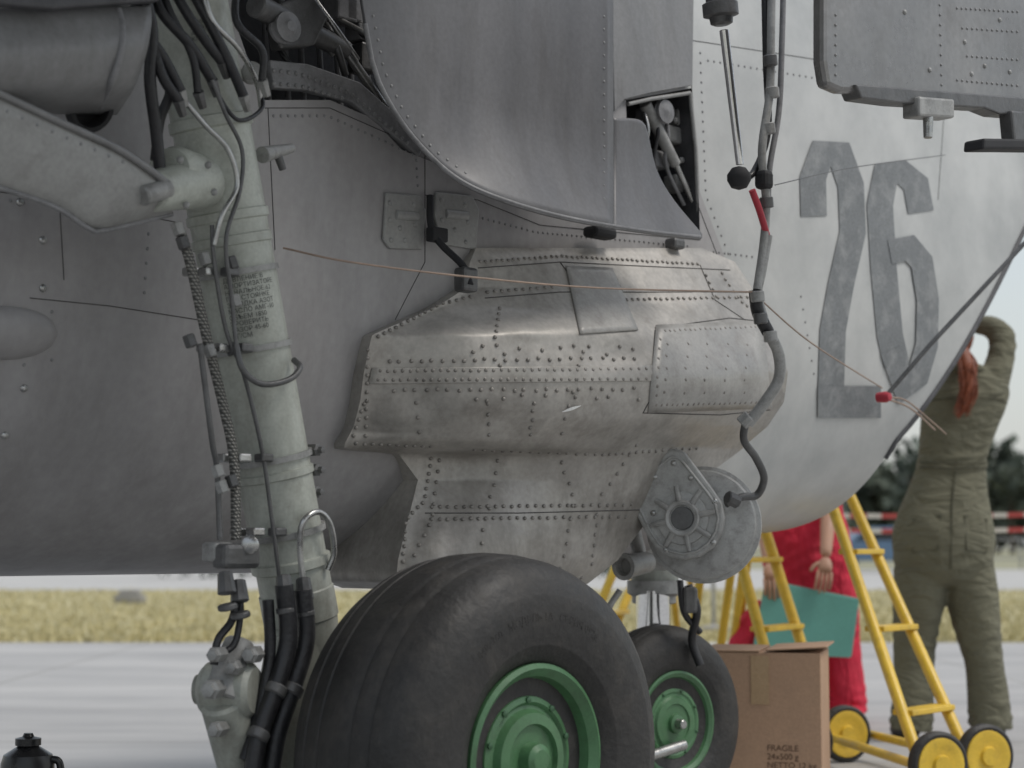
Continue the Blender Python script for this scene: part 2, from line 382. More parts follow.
for cu_,cv_,ru,rv_,am in ((470,345,40,22,.010),(610,355,30,16,-.013),(540,330,60,10,.011),(720,340,35,16,-.012),(700,385,45,14,.011),(600,420,60,14,.013),(420,400,25,30,-.011),(500,420,30,12,-.012),(560,500,40,30,-.009),(480,520,20,40,.008),(640,300,30,8,-.009),(445,330,25,9,.009),(700,300,18,10,.008),(660,430,40,10,-.010),(520,310,25,7,-.007)):
    for i,v in enumerate(gv):
        L=np.interp(v,RV,RL);R=np.interp(v,RV,RR); u=L+(R-L)*gt
        gH[i]+=am*np.exp(-((u-cu_)/ru)**2-((v-cv_)/rv_)**2)
def BH(u,v):
    v=min(589.9,max(248,v)); L=np.interp(v,RV,RL);R=np.interp(v,RV,RR); t=min(1,max(0,(u-L)/(R-L)))
    fi=(v-248)/(342)*(len(gv)-1); i=min(len(gv)-2,int(fi)); fj=t*(len(gt)-1); j=min(len(gt)-2,int(fj)); a=fi-i;b=fj-j
    return (gH[i,j]*(1-a)+gH[i+1,j]*a)*(1-b)+(gH[i,j+1]*(1-a)+gH[i+1,j+1]*a)*b
def PB(u,v,off=0): return PS(u,v,BH(u,v)+off,-.10)
G=[]
for i,v in enumerate(gv):
    L=np.interp(v,RV,RL);R=np.interp(v,RV,RR); row=[]
    P=PS(L,v,gH[i,0],-.10); s,h,z=sz(P); row.append(W(s,h-.3,z)); row.append(W(s,h-.012,z))
    for j in range(len(gt)): row.append(PS(L+(R-L)*gt[j],v,gH[i,j],-.10))
    s,h,z=sz(row[-1])
    for dh,ds in ((.03,.02),(.08,.03),(.2,.03),(.45,0)): row.append(W(s+ds,h-dh,z))
    G.append(row)
last=G[-1]; G.append([W(sz(P)[0],sz(P)[1]-.35,P.z) for P in last])
top=G[0]; G.insert(0,[W(sz(P)[0],sz(P)[1]-.12,P.z) for P in top])
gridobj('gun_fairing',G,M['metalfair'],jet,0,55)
def pb(px,off=.001,n=12):
    out=[]
    for a,b in zip(px[:-1],px[1:]):
        for i in range(n): out.append(PB(a[0]+(b[0]-a[0])*i/n,a[1]+(b[1]-a[1])*i/n,off))
    out.append(PB(*px[-1],off)); return out
seams=[[(368,376),(500,377),(652,374)],[(652,374),(655,330)],[(652,374),(650,400),(643,413)],[(655,328),(730,318),(768,322)],[(643,413),(720,415),(770,410)],
 [(425,513),(520,513),(640,510)],[(560,262),(585,296),(583,325)],[(478,268),(560,262),(640,266),(730,270)],[(485,298),(560,292),(752,292)],[(700,265),(715,300),(745,320)]]
tubes('fairing_seams',[pb(l,.0005) for l in seams],.0015,M['seam'],jet,False,1)
def patch(name,q,off,mat,n=12,th=.004):
    G=[]
    for i in range(n+1):
        a=i/n; row=[]
        for j in range(n+1):
            b=j/n
            u=(q[0][0]*(1-b)+q[1][0]*b)*(1-a)+(q[3][0]*(1-b)+q[2][0]*b)*a
            v=(q[0][1]*(1-b)+q[1][1]*b)*(1-a)+(q[3][1]*(1-b)+q[2][1]*b)*a
            row.append(PB(u,v,off))
        G.append(row)
    return gridobj(name,G,mat,jet,th)
patch('fairing_patch_1',[(566,266),(612,268),(638,330),(580,334)],.004,M['patch'])
patch('fairing_patch_2',[(656,325),(762,321),(772,408),(648,413)],.002,M['patch'],12,.003)
patch('fairing_flange',[(372,368),(652,366),(652,381),(368,384)],.0015,M['metalfair'],24,.003)
rp=[]
R_=lambda px,st=.02,j=.4: rp.extend(along(lambda u,v:PB(u,v,.002),px,st,j))
R_([(376,371),(650,369)],.021);R_([(374,380),(650,379)],.021);R_([(384,361),(640,358)],.03,1.2);R_([(388,391),(640,389)],.03,1.2)
R_([(376,338),(440,304),(474,296)],.02);R_([(368,345),(366,440)],.022);R_([(352,440),(366,400)],.022);R_([(352,444),(435,447)],.022)
R_([(432,455),(425,500),(406,520),(403,565)],.02);R_([(440,455),(432,520),(412,560)],.03)
R_([(428,507),(636,505)],.026);R_([(428,519),(630,517)],.026)
R_([(478,262),(560,256),(700,264)],.02);R_([(484,292),(556,287)],.022);R_([(590,300),(750,297)],.026);R_([(500,305),(495,340)],.026);R_([(535,400),(530,440)],.026,1);R_([(487,400),(490,440)],.028,1)
R_([(570,272),(608,273)],.017);R_([(575,278),(586,330)],.022);R_([(616,276),(634,326)],.022);R_([(584,328),(632,326)],.02)
R_([(662,331),(758,327)],.026);R_([(654,405),(764,402)],.026);R_([(660,335),(656,400)],.026)
R_([(470,450),(600,455),(700,448)],.03);R_([(500,455),(478,560)],.032,1);R_([(560,458),(575,500),(560,575)],.032,1);R_([(640,440),(600,500),(592,570)],.03,1);R_([(410,575),(585,578)],.026)
R_([(705,272),(718,300)],.022);R_([(720,270),(740,300),(765,320)],.022);R_([(585,345),(560,440)],.034,1);R_([(415,395),(420,440)],.034,1)
for k in range(5): R_([(668+k*20,338),(664+k*20,398)],.036,1)
rng=random.Random(11); used=[]
for k in range(200):
    q=(rng.uniform(470,642),rng.uniform(344,402))
    if all((q[0]-a)**2+(q[1]-b)**2>110 for a,b in used) and min(abs(q[1]-y) for y in (371,380,360,390))>5:
        used.append(q)
        if len(used)<26: R_([q,q],.02,0)
rivets('fairing_rivets',rp,.0054,M['rivet'],jet)
G=[[PB(562+k*2.4,412-k*.8+(1.6 if q else -1.6)*math.sin(math.pi*(k+.3)/8.6),.004) for q in (0,1)] for k in range(9)]
gridobj('scratch_mark',G,M['white'],jet)
# ---- hinge plates + latch
for nm,q in (('hinge_plate_1',[(384,193),(418,196),(424,212),(420,250),(388,249),(381,240)]),('hinge_plate_2',[(434,192),(470,196),(477,210),(474,250),(440,245),(432,215)])):
    prism(nm,[PS(u,v,.001) for u,v in q],NV*.010,M['doorlight'],jet,.004)
rp=[(PS(u,v,.011),NV) for u,v in [(390,203),(390,220),(391,240),(405,240),(414,205),(415,225),(441,200),(442,220),(446,238),(465,205),(468,222),(466,242),(400,228),(455,230)]]
rivets('hinge_bolts',rp,.007,M['grey'],jet)
for nm,v in (('hinge_bead_1',215),('hinge_bead_2',214)):
    u0=395 if nm.endswith('1') else 445
    cyl(nm,PS(u0,v,.008),PS(u0+22,v+2,.008),.012,.012,M['doorlight'],jet)
tube('latch_strap',[PS(430,196,.02),PS(431,225,.04),PS(440,243,.06),PS(463,266,.12),PS(470,285,.15)],.009,M['dark'],jet)
box('latch_block',PS(437,235,.045),(.05,.03,.035),M['dark'],jet,AX)
box('latch_foot',PS(466,280,.13),(.05,.04,.06),M['dsteel'],jet,AX,.008)
# ================================================================= HANGING BAY DOOR (column-wise sheet)
cont=crom([Vector((350,-70,0)),Vector((361,0,0)),Vector((374,70,0)),Vector((396,115,0)),Vector((425,152,0)),Vector((460,182,0)),Vector((505,202,0)),Vector((565,219,0)),Vector((640,232,0)),Vector((702,239,0))],8)
cu_=[p.x for p in cont]; cv_=[p.y for p in cont]
tcont=crom([Vector((612,118,0)),Vector((640,121,0)),Vector((648,140,0)),Vector((655,170,0)),Vector((672,200,0)),Vector((702,236,0))],8)
tu=np.maximum.accumulate([p.x for p in tcont]); tv=[p.y for p in tcont]
def doorH(u,v):
    vb=float(np.interp(u,cu_,cv_)); k=max(0,1-(vb-v)/95.)
    return .172+.022*math.sin(math.pi*min(1,max(0,(u-350)/330)))+.085*k*k*smooth(395,520,u)-.02*smooth(600,700,u)
def doorpart(name,us,topf):
    G=[]
    for u in us:
        vb=float(np.interp(u,cu_,cv_)); vt=topf(u); vt=min(vt,vb-.5)
        G.append([PL(u,vt+(vb-vt)*j/34,doorH(u,vt+(vb-vt)*j/34)) for j in range(35)])
    return gridobj(name,G,M['door'],jet,.010,60)
usA=list(350.5+(612-350.5)*np.linspace(0,1,60)**1.5)
doorpart('bay_door',usA,lambda u:-70)
doorpart('bay_door_tail',list(np.linspace(612,701,26)),lambda u:float(np.interp(u,tu,tv)))
def DP(u,v,o=.007): return PL(u,v,doorH(u,v)+o)
rim=[DP(float(np.interp(u,cu_,cu_)),float(np.interp(u,cu_,cv_))-1.5,.0) for u in np.linspace(365,700,50)]
tube('bay_door_rim',rim,.0062,M['baymid'],jet,False)
rivets('bay_door_rivets',along(lambda u,v:DP(u,v,.005),[(372,10),(384,70),(404,112),(434,150),(470,176)],.03)+along(lambda u,v:DP(u,v,.005),[(604,10),(604,205)],.035),.004,M['rivetg'],jet)
prism('bay_side_wall',[PS(608,-60,.006),PS(692,-60,.006),PS(690,86,.006),PS(650,93,.006),(PS(622,100,.006)),PS(612,112,.006)],NV*.01,M['fairg'],jet,.002)
# bay clutter
rng=random.Random(3)
for i in range(9):
    u=262+i*17; cyl('bay_rib_%d'%i,PL(u,-40,-.2),PL(u+rng.uniform(6,18),150,-.26),.008,.008,M['baymid'],jet,10)
prism('bay_beam',[PL(262,62,-.02),PL(300,66,-.02),PL(352,84,-.02),PL(418,142,-.02),PL(412,158,-.02),PL(345,104,-.02),PL(300,92,-.02),PL(266,90,-.02)],NV*.03,M['baymid'],jet,.004)
rp=along(lambda u,v:PL(u,v,.012),[(270,70),(300,74),(350,93),(410,145)],.02)+along(lambda u,v:PL(u,v,.012),[(270,83),(300,86),(345,99)],.02)
rivets('bay_beam_rivets',rp,.0055,M['fairg'],jet)
prism('bay_bracket_1',[PL(262,10,0),PL(300,-5,0),(PL(318,20,0)),PL(305,48,0),PL(270,52,0)],NV*.04,M['dsteel'],jet,.006)
cyl('bay_actuator',PL(255,5,.05),PL(345,50,-.05),.028,.024,M['dsteel'],jet)
cyl('bay_actuator_rod',PL(345,50,-.05),PL(392,118,-.05),.012,.012,M['steel'],jet)
lathe('bay_pulley',PL(285,28,.05),NV,[(.005,-.015),(.035,-.015),(.035,-.006),(.028,0),(.035,.006),(.035,.015),(.02,.018),(.012,.025),(.005,.025)],M['baymid'],jet,24)
for i in range(9):
    a=(rng.uniform(245,350),rng.uniform(-10,30)); b=(a[0]+rng.uniform(20,60),a[1]+rng.uniform(20,70))
    tube('bay_pipe_%d'%i,[PL(*a,-.03-.02*i),PL((a[0]+b[0])/2+rng.uniform(-12,12),(a[1]+b[1])/2,-.02),PL(*b,-.04)],.005+.002*(i%3),M[('hose','steel','dsteel')[i%3]],jet)
for i in range(6):
    box('bay_box_%d'%i,PL(rng.uniform(320,370),rng.uniform(0,60),-.12),(rng.uniform(.05,.1),.06,rng.uniform(.04,.08)),M[('baymid','dsteel')[i%2]],jet,AX,.006)
tubes('bay_frame_edge',[[PL(628,104,.004),PL(650,99,.004),PL(690,93,.004)],[PL(690,93,.004),PL(696,150,.0),PL(699,226,-.01)]],.006,M['doorlight'],jet,False)
for i,(u,v) in enumerate([(650,118),(668,135),(655,160),(678,185),(640,190),(680,120)]):
    box('rear_bay_box_%d'%i,PL(u,v,-.08),(.08,.05,.05),M[('baymid','grey')[i%2]],jet,AX,.008)
rivets('rear_bay_bolts',[(PL(u,v,-.05),NV) for u,v in [(645,112),(660,118),(648,128),(676,120),(668,150),(655,170),(682,160),(690,130),(690,175)]],.01,M['grey'],jet)
cyl('rear_bay_actuator',PL(645,104,-.03),PL(676,165,-.03),.018,.016,M['grey'],jet)
cyl('rear_bay_rod',PL(676,165,-.03),PL(694,205,-.03),.009,.009,M['steel'],jet)
lathe('rear_bay_wheel',PL(664,112,-.01),NV,[(.005,-.01),(.034,-.01),(.034,-.004),(.026,0),(.034,.004),(.034,.01),(.016,.012),(.004,.018)],M['baymid'],jet,24)
for i in range(3): tube('rear_bay_line_%d'%i,[PL(640+i*9,100,-.05),PL(648+i*10,130,-.02),PL(642+i*12,165,-.04),PL(660+i*12,205,-.05)],.006,M[('steel','hose','baymid')[i]],jet)
box('door_stop',PS(600,233,.04),(.09,.05,.03),M['dark'],jet,AX,.01)
box('hinge_block',PS(675,244,.03),(.05,.04,.03),M['dsteel'],jet,AX,.008)
# ================================================================= UPPER-LEFT ARM AND FAIRING
rowpanel('upper_fairing',[(12,-40,150,.40,.39,.36,8),(26,-40,150,.43,.42,.39,22),(55,-40,145,.45,.44,.40,50),(84,-40,134,.42,.41,.37,82),(100,-40,124,.36,.35,.31,100),(110,-40,116,.28,.27,.23,112)],M['fairg'],jet,.012)
tube('upper_fairing_band',[PL(118,10,.385),PL(122,28,.41),PL(120,55,.42),PL(110,84,.39),PL(100,106,.29)],.007,M['baymid'],jet)
lathe('upper_fairing_port',PL(90,108,.26),NV+Vector((0,0,-.5)),[(.03,-.02),(.045,-.02),(.052,0),(.045,.012),(.036,.012),(.034,-.02)],M['dark'],jet,28)
prism('upper_bracket',[PL(-30,-60,.44),PL(150,-60,.36),PL(152,4,.36),PL(45,12,.42),PL(-30,6,.44)],NV*.03,M['bay'],jet,.006)
arm_top=[(-40,76),(0,94),(60,122),(120,150),(165,182),(172,200)]
arm_bot=[(-40,178),(0,188),(55,207),(88,228),(105,230),(172,214)]
G=[]
for i in range(41):
    t=i/40*5; k=min(4,int(t)); f=t-k
    a=Vector(arm_top[k]).lerp(Vector(arm_top[k+1]),f); b=Vector(arm_bot[k]).lerp(Vector(arm_bot[k+1]),f)
    row=[]
    for j in range(13):
        x=j/12; q=a.lerp(b,x); row.append(PL(q.x,q.y,.42-.10*i/40+.022*math.sin(math.pi*x)**.5 -.05*x))
    for j in range(12,-1,-1):
        x=j/12; q=a.lerp(b,x); row.append(PL(q.x,q.y,.38-.10*i/40-.05*x-.01*math.sin(math.pi*x)))
    row.append(row[0]); G.append(row)
gridobj('gear_brace_arm',G,M['doorlight'],jet)
tube('arm_upper_bead',[PL(u,v,.43-.1*i/5) for i,(u,v) in enumerate(arm_top)],.007,M['fairg'],jet)
tube('arm_lower_bead',[PL(u,v,.375-.1*i/5) for i,(u,v) in enumerate(arm_bot)],.005,M['baymid'],jet)
rivets('arm_rivets',along(lambda u,v:PL(u,v,.434),[(0,108),(60,135),(130,165)],.03),.0035,M['rivetg'],jet)
# ================================================================= MAIN GEAR STRUT
HS=.22
def SC(v,du=0,dh=0): return PL(188+.183*v+du,v,HS+dh)
p0=SC(-80);p1=SC(655); ax=(p1-p0).normalized(); Ls=(p1-p0).length
def sa(v): return (SC(v)-p0).length
prof=[(.080,0)]
def ring(v0,v1,r,base):
    global prof
    a,b=sa(v0),sa(v1); prof+=[(base,a-.001),(r,a+.002),(r,b-.002),(base,b+.001)]
ring(118,130,.087,.081);ring(212,222,.086,.081);ring(236,246,.084,.080);ring(470,478,.083,.078);ring(558,568,.085,.077);ring(590,620,.080,.077)
prof.append((.07,Ls))
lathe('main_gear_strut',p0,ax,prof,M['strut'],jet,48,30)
def bendtext(name,body,size,axis_o,axdir,center_dir,rad,acen,mat):
    cu=bpy.data.curves.new(name,'FONT'); cu.body=body; cu.size=size; cu.align_x='LEFT'; cu.space_line=.95
    o=bpy.data.objects.new(name+'_t',cu); S.collection.objects.link(o); bpy.context.view_layer.update()
    me=bpy.data.meshes.new_from_object(o.evaluated_get(bpy.context.evaluated_depsgraph_get())); bpy.data.objects.remove(o)
    A=axdir.normalized(); c=(center_dir-A*center_dir.dot(A)).normalized(); tdir=A.cross(c).normalized()
    if tdir.x<0: tdir=-tdir
    xs=[v.co.x for v in me.vertices]; ys=[v.co.y for v in me.vertices]; xm=(max(xs)+min(xs))/2; ym=(max(ys)+min(ys))/2
    for v in me.vertices:
        x=(v.co.x-xm)/rad; y=v.co.y-ym
        v.co=axis_o+A*(acen-y)+(c*math.cos(x)+tdir*math.sin(x))*rad
    me.materials.append(mat); ob=bpy.data.objects.new(name,me); S.collection.objects.link(ob); par(ob,jet); return ob
toCam=Vector((.40,-1,0))
bendtext('strut_placard','ДАВЛЕНИЕ В\nАМОРТИЗАТОРЕ\nНАЧАЛЬНОЕ 62\nПРИ СТОЯНКЕ\nЗАРЯДКА АЗОТ\nМАСЛО АМГ-10\nОБЪЕМ 1850\nПРОВЕРИТЬ\nЗАЗОР 45-60\nКГ/СМ',.0135,p0,ax,toCam,.0825,sa(306),M['text'])
bendtext('strut_placard_upper','СЛИВ\nЗАРЯДКА\nАЗОТ 75\nКГ/СМ',.0115,p0,ax,toCam,.0825,sa(36),M['text'])
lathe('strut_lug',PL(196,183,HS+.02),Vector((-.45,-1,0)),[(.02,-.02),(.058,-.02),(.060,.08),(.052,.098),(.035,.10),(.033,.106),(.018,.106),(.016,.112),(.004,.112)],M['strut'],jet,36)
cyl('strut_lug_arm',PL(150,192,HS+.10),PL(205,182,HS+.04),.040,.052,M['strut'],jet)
cyl('strut_pin',PL(142,196,HS+.13),PL(168,188,HS+.12),.020,.020,M['grey'],jet)
rivets('lug_bolts',[(PL(u,v,HS+.115),Vector((-.3,-1,0))) for u,v in [(180,160),(208,165),(214,192),(186,205),(170,180)]],.008,M['grey'],jet)
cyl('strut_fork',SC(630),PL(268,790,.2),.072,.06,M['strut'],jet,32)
lathe('knuckle',PL(232,690,.27),NV*-1+Vector((-.6,-.4,0)),[(.01,-.05),(.045,-.05),(.055,-.04),(.055,.05),(.045,.06),(.03,.06),(.03,.075),(.01,.075)],M['strut'],jet,32)
cyl('knuckle_link',PL(240,640,.27),PL(222,700,.28),.03,.045,M['grey'],jet)
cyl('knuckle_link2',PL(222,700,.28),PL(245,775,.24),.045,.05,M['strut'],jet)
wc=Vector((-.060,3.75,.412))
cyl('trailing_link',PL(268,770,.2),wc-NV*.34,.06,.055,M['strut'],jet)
cyl('axle',wc-NV*.36,wc+NV*.1,.05,.05,M['steel'],jet)
for i,(u,v,r) in enumerate([(214,655,.016),(210,690,.020),(215,730,.016),(250,655,.018),(232,668,.016)]):
    lathe('knuckle_bolt_%d'%i,PL(u,v,.33),Vector((-.2,-1,0)),[(.004,-.04),(r,-.04),(r,.0),(r*.7,.004),(r*.7,.014),(.003,.016)],M['grey'],jet,6,20)
for i,v in enumerate((272,348,458,532)):
    a=sa(v); lathe('strut_clamp_%d'%i,p0,ax,[(.078,a-.006),(.086,a-.006),(.086,a+.006),(.078,a+.006)],M['grey'],jet,40)
    for du in (-46,-30,-8):
        box('clamp_lug_%d_%d'%(i,du+60),SC(v,du,.07 if du>-40 else .03),(.03,.03,.018),M['steel' if du<-20 else 'dsteel'],jet,AX,.004)
tube('braided_hose_1',[PL(178,225,.28),PL(190,262,.29),PL(205,330,.29),PL(222,400,.29),PL(234,460,.29),(PL(236,540,.29))],.0105,M['braid'],jet)
tube('braided_hose_2',[PL(158,60,.30),PL(170,90,.30),PL(160,120,.28),PL(155,160,.28)],.010,M['hose'],jet)
tube('pipe_1',[PL(212,225,.31),PL(214,260,.31),PL(226,330,.31),PL(244,375,.31),PL(262,450,.30),PL(272,520,.30),PL(282,600,.29)],.0045,M['dsteel'],jet)
tube('pipe_2',[PL(180,95,.32),PL(205,125,.33),PL(228,150,.33),PL(237,185,.33),PL(222,215,.33),PL(214,245,.32)],.0055,M['steel'],jet)
tube('pipe_3',[PL(198,60,.32),PL(215,90,.33),PL(238,120,.33),PL(262,108,.30),PL(258,85,.28)],.0045,M['hose'],jet)
tube('pipe_4',[PL(200,345,.31),PL(212,440,.30),PL(217,470,.29),PL(220,540,.29)],.006,M['dsteel'],jet)
tube('pipe_5',[PL(212,80,.35),PL(226,115,.345),PL(242,150,.33),PL(240,190,.33),PL(226,240,.33),PL(232,300,.32),PL(236,345,.32)],.0045,M['dsteel'],jet)
tube('pipe_6',[PL(140,-20,.34),PL(152,30,.34),PL(150,80,.33),PL(156,130,.31),PL(160,170,.30)],.012,M['hose'],jet)
tube('pipe_7',[PL(200,-20,.33),PL(212,20,.34),PL(238,48,.33),PL(256,80,.30),PL(262,110,.28)],.006,M['steel'],jet)
tube('pipe_loop',[PL(236,345,.32),PL(243,370,.33),PL(262,384,.34),PL(288,380,.34),(PL(300,368,.33)),PL(294,360,.30)],.0065,M['dsteel'],jet)
tube('pipe_loop_low',[PL(303,580,.31),PL(300,548,.31),PL(303,522,.32),PL(318,512,.32),PL(330,524,.32),PL(334,552,.31),PL(328,570,.30)],.0065,M['steel'],jet)
for i,(a,b,c,d) in enumerate([((148,-30),(160,10),(190,45),(212,80)),((130,-30),(140,20),(165,60),(180,90)),((165,-30),(182,5),(205,40),(222,62)),((180,-30),(205,15),(228,60),(243,95)),((120,-30),(148,30),(162,75),(178,100)),((240,-30),(236,20),(262,50),(262,80)),((155,-30),(170,12),(192,55),(198,92))]):
    tube('upper_hose_%d'%i,[PL(*a,.30),PL(*b,.33),PL(*c,.34),PL(*d,.33)],.0105 if i<5 else .008,M['hose'],jet)
    n=PL(*d,.33); q=PL(d[0]+5,d[1]+16,.32)
    cyl('hose_fitting_%d'%i,n,q,.013,.009,M['grey' if i%2 else 'dsteel'],jet,6)
for i,(u,v) in enumerate([(178,228),(183,242),(205,258),(232,262),(235,300),(190,340),(210,350),(232,348),(222,486),(232,480),(218,470)]):
    cyl('nut_%d'%i,PL(u-2,v-5,.295),PL(u+2,v+7,.30),.013,.013,M['dsteel' if i%2 else 'grey'],jet,6)
for i,pts in enumerate([[(284,585),(288,640),(275,690),(258,740),(250,800)],[(303,590),(306,640),(292,690),(276,740),(268,800)],[(268,600),(270,650),(262,700),(245,760)],[(238,590),(232,620),(218,640),(214,665)],[(225,585),(240,600),(236,640),(222,655)]]):
    tube('lower_hose_%d'%i,[PL(u,v,.31+(.02 if i<2 else 0)) for u,v in pts],(.019,.019,.012,.008,.007)[i],M['hose'],jet)
for i,(u,v) in enumerate([(283,575),(303,578),(238,580),(225,572)]):
    cyl('lower_fitting_%d'%i,PL(u,v,.32),PL(u+2,v+22,.33),.015,.019,M['dsteel'],jet,8)
    cyl('lower_fitting_b%d'%i,PL(u+2,v+32,.33),PL(u+3,v+38,.33),.020,.020,M['dsteel'],jet,12)
for i,(u,v) in enumerate([(275,690),(258,735),(292,690)]): cyl('hose_band_%d'%i,PL(u+3,v-5,.33),PL(u-2,v+5,.33),.023,.023,M['dsteel'],jet,14)
box('valve_block',PL(236,556,.30),(.09,.05,.05),M['dsteel'],jet,AX,.01)
box('valve_block_2',PL(218,552,.27),(.05,.05,.04),M['grey'],jet,AX,.008)
lathe('valve_cap',PL(250,545,.33),Vector((.1,-1,0)),[(.003,-.03),(.018,-.03),(.018,0),(.012,.004),(.003,.005)],M['steel'],jet,20)
for i,(u,v) in enumerate([(318,450),(317,492),(318,470)]):
    lathe('strut_bolt_%d'%i,PL(u,v,HS+.03),Vector((1,-.6,0)),[(.003,-.03),(.014,-.03),(.014,.0),(.008,.004),(.008,.014),(.003,.015)],M['dsteel'],jet,6,20)
cyl('grease_nipple',PL(262,155,.24),PL(292,148,.20),.018,.01,M['grey'],jet)
cyl('grease_nipple_b',PL(276,150,.22),PL(283,170,.22),.010,.008,M['dsteel'],jet)
lathe('strut_plug',PL(252,72,.27),Vector((.3,-1,0)),[(.003,-.02),(.022,-.02),(.022,.004),(.014,.008),(.003,.009)],M['grey'],jet,24)
# ================================================================= WHEELS
def wheel(pref,c,ax,R,Wd,rim,lumps):
    ax=Vector(ax).normalized(); h=Wd/2; k=R/.415
    half=[(rim,h*.70),(rim+.012*k,h*.80),(rim+.02*k,h*.86),(rim+.05*k,h*.955),(rim+.052*k,h*.962),(rim+.056*k,h*.962),(rim+.06*k,h*.97),(rim+.10*k,h*1.0),(R-.085*k,h*1.0),(R-.08*k,h*.985),(R-.055*k,h*.94),(R-.03*k,h*.82),(R-.016*k,h*.66)]
    tread=[]
    for g in (.52,.26):
        rr=R-.016*k*(g/.66)**2
        tread+=[(rr,h*(g+.022)),(rr-.0025*k,h*(g+.010)),(rr-.0025*k,h*(g-.010)),(rr,h*(g-.022))]
    prof=half+tread+[(R,0)]
    prof=prof+[(r,-a) for r,a in reversed(prof[:-1])]
    lathe(pref+'_tyre',c,ax,prof,M['rubber'],jet,96,50)
    rp=[(rim*.5,h*.1),(rim-.045*k,h*.22),(rim-.035*k,h*.40),(rim-.02*k,h*.62),(rim-.012*k,h*.82),(rim+.004*k,h*.91),(rim+.014*k,h*.88),(rim+.012*k,h*.6),(rim-.01*k,h*.3),(rim-.01*k,-h*.8),(rim*.3,-h*.8)]
    lathe(pref+'_rim',c,ax,rp,M['greenl'],jet,72,28)
    q=rim
    hp=[(q*.60,h*.15),(q*.70,h*.20),(q*.74,h*.34),(q*.735,h*.62),(q*.70,h*.72),(q*.64,h*.74),(q*.60,h*.70),(q*.56,h*.71),(q*.52,h*.80),(q*.40,h*.82),(q*.38,h*.76),(q*.20,h*.76),(q*.18,h*.9),(q*.12,h*.94),(.001,h*.94)]
    lathe(pref+'_hubcap',c,ax,hp,M['greenl'],jet,64,28)
    A,a1,a2=frame(ax)
    for i in range(lumps):
        t=2*math.pi*i/lumps; d=a1*math.cos(t)+a2*math.sin(t)
        lathe(pref+'_hub_bolt_%d'%i,c+d*(q*.85)+A*(h*.30),A,[(.002,0),(.010*k,0),(.010*k,.012),(.005*k,.014),(.001,.014)],M['green'],jet,6,20)
        lathe(pref+'_hub_rivet_%d'%i,c+(a1*math.cos(t+.3)+a2*math.sin(t+.3))*(q*.66)+A*(h*.735),A,[(.002,-.004),(.007*k,-.004),(.007*k,.003),(.002,.005)],M['green'],jet,8,30)
AXW=Vector((.72,-.68,0)).normalized()
wheel('main_wheel',wc,AXW,.412,.35,.178,10)
def ringtext(name,body,size,c,ax,rad,h,start,mat):
    cu=bpy.data.curves.new(name,'FONT'); cu.body=body; cu.size=size; cu.extrude=.0006
    o=bpy.data.objects.new(name+'_t',cu); S.collection.objects.link(o); bpy.context.view_layer.update()
    me=bpy.data.meshes.new_from_object(o.evaluated_get(bpy.context.evaluated_depsgraph_get())); bpy.data.objects.remove(o)
    A=ax.normalized(); upv=Vector((0,0,1)); rt=upv.cross(A).normalized()
    for v in me.vertices:
        r=rad+v.co.y; t=start-v.co.x/rad; v.co=c+A*(h+v.co.z)+(rt*math.cos(t)+upv*math.sin(t))*r
    me.materials.append(mat); ob=bpy.data.objects.new(name,me); S.collection.objects.link(ob); par(ob,jet)
ringtext('tyre_lettering','840x360   МОДЕЛЬ 1А   СЕРИЯ 0926',.022,wc,AXW,.278,.1750,2.3,M['rubber'])
nc=PD(661,718,5.6); nc.z=.298
AXN=Vector((.64,-.77,0)).normalized()
wheel('nose_wheel',nc,AXN,.298,.16,.150,8)
cyl('nose_wheel_hub_pin',nc+AXN*.06,nc+AXN*.10,.018,.014,M['steel'],jet,16)
cyl('nose_tow_link',nc+AXN*.10+Vector((0,0,-.06)),nc+AXN*.13+Vector((-.22,-.15,-.10)),.016,.016,M['steel'],jet)
cyl('nose_strut_outer',PD(655,470,5.75),PD(655,592,5.75),.075,.075,M['strut'],jet,32)
cyl('nose_strut_chrome',PD(653,588,5.7),PD(653,640,5.7),.055,.055,M['chrome'],jet,32)
lathe('nose_strut_collar',PD(654,590,5.73),Vector((0,0,-1)),[(.06,-.03),(.085,-.03),(.085,.01),(.07,.02),(.07,.04),(.056,.045)],M['grey'],jet,32)
cyl('nose_fork',PD(653,636,5.7),PD(655,730,5.75),.07,.05,M['strut'],jet,24)
tube('nose_hose_1',[PD(688,585,5.5),PD(697,610,5.5),PD(692,640,5.55),PD(700,665,5.55)],.013,M['hose'],jet)
tube('nose_hose_2',[PD(680,580,5.5),PD(684,612,5.5),PD(700,632,5.55)],.010,M['hose'],jet)
tube('nose_hose_3',[PD(620,590,5.5),PD(608,612,5.5),PD(612,640,5.6)],.010,M['grey'],jet)
box('nose_lever',PD(690,600,5.5),(.045,.04,.08),M['dsteel'],jet,None,.01)
lathe('nose_nozzle',PD(628,566,5.1),Vector((-.6,-.8,-.1)),[(.025,-.10),(.03,-.1),(.034,0),(.038,.01),(.038,.025),(.026,.025),(.022,0)],M['grey'],jet,24)
box('nose_gear_bracket',PD(645,562,5.25),(.14,.10,.05),M['grey'],jet,None,.015)
tube('nose_bracket_tube',[PD(632,505,5.2),PD(634,530,5.2),PD(640,555,5.2)],.02,M['grey'],jet)
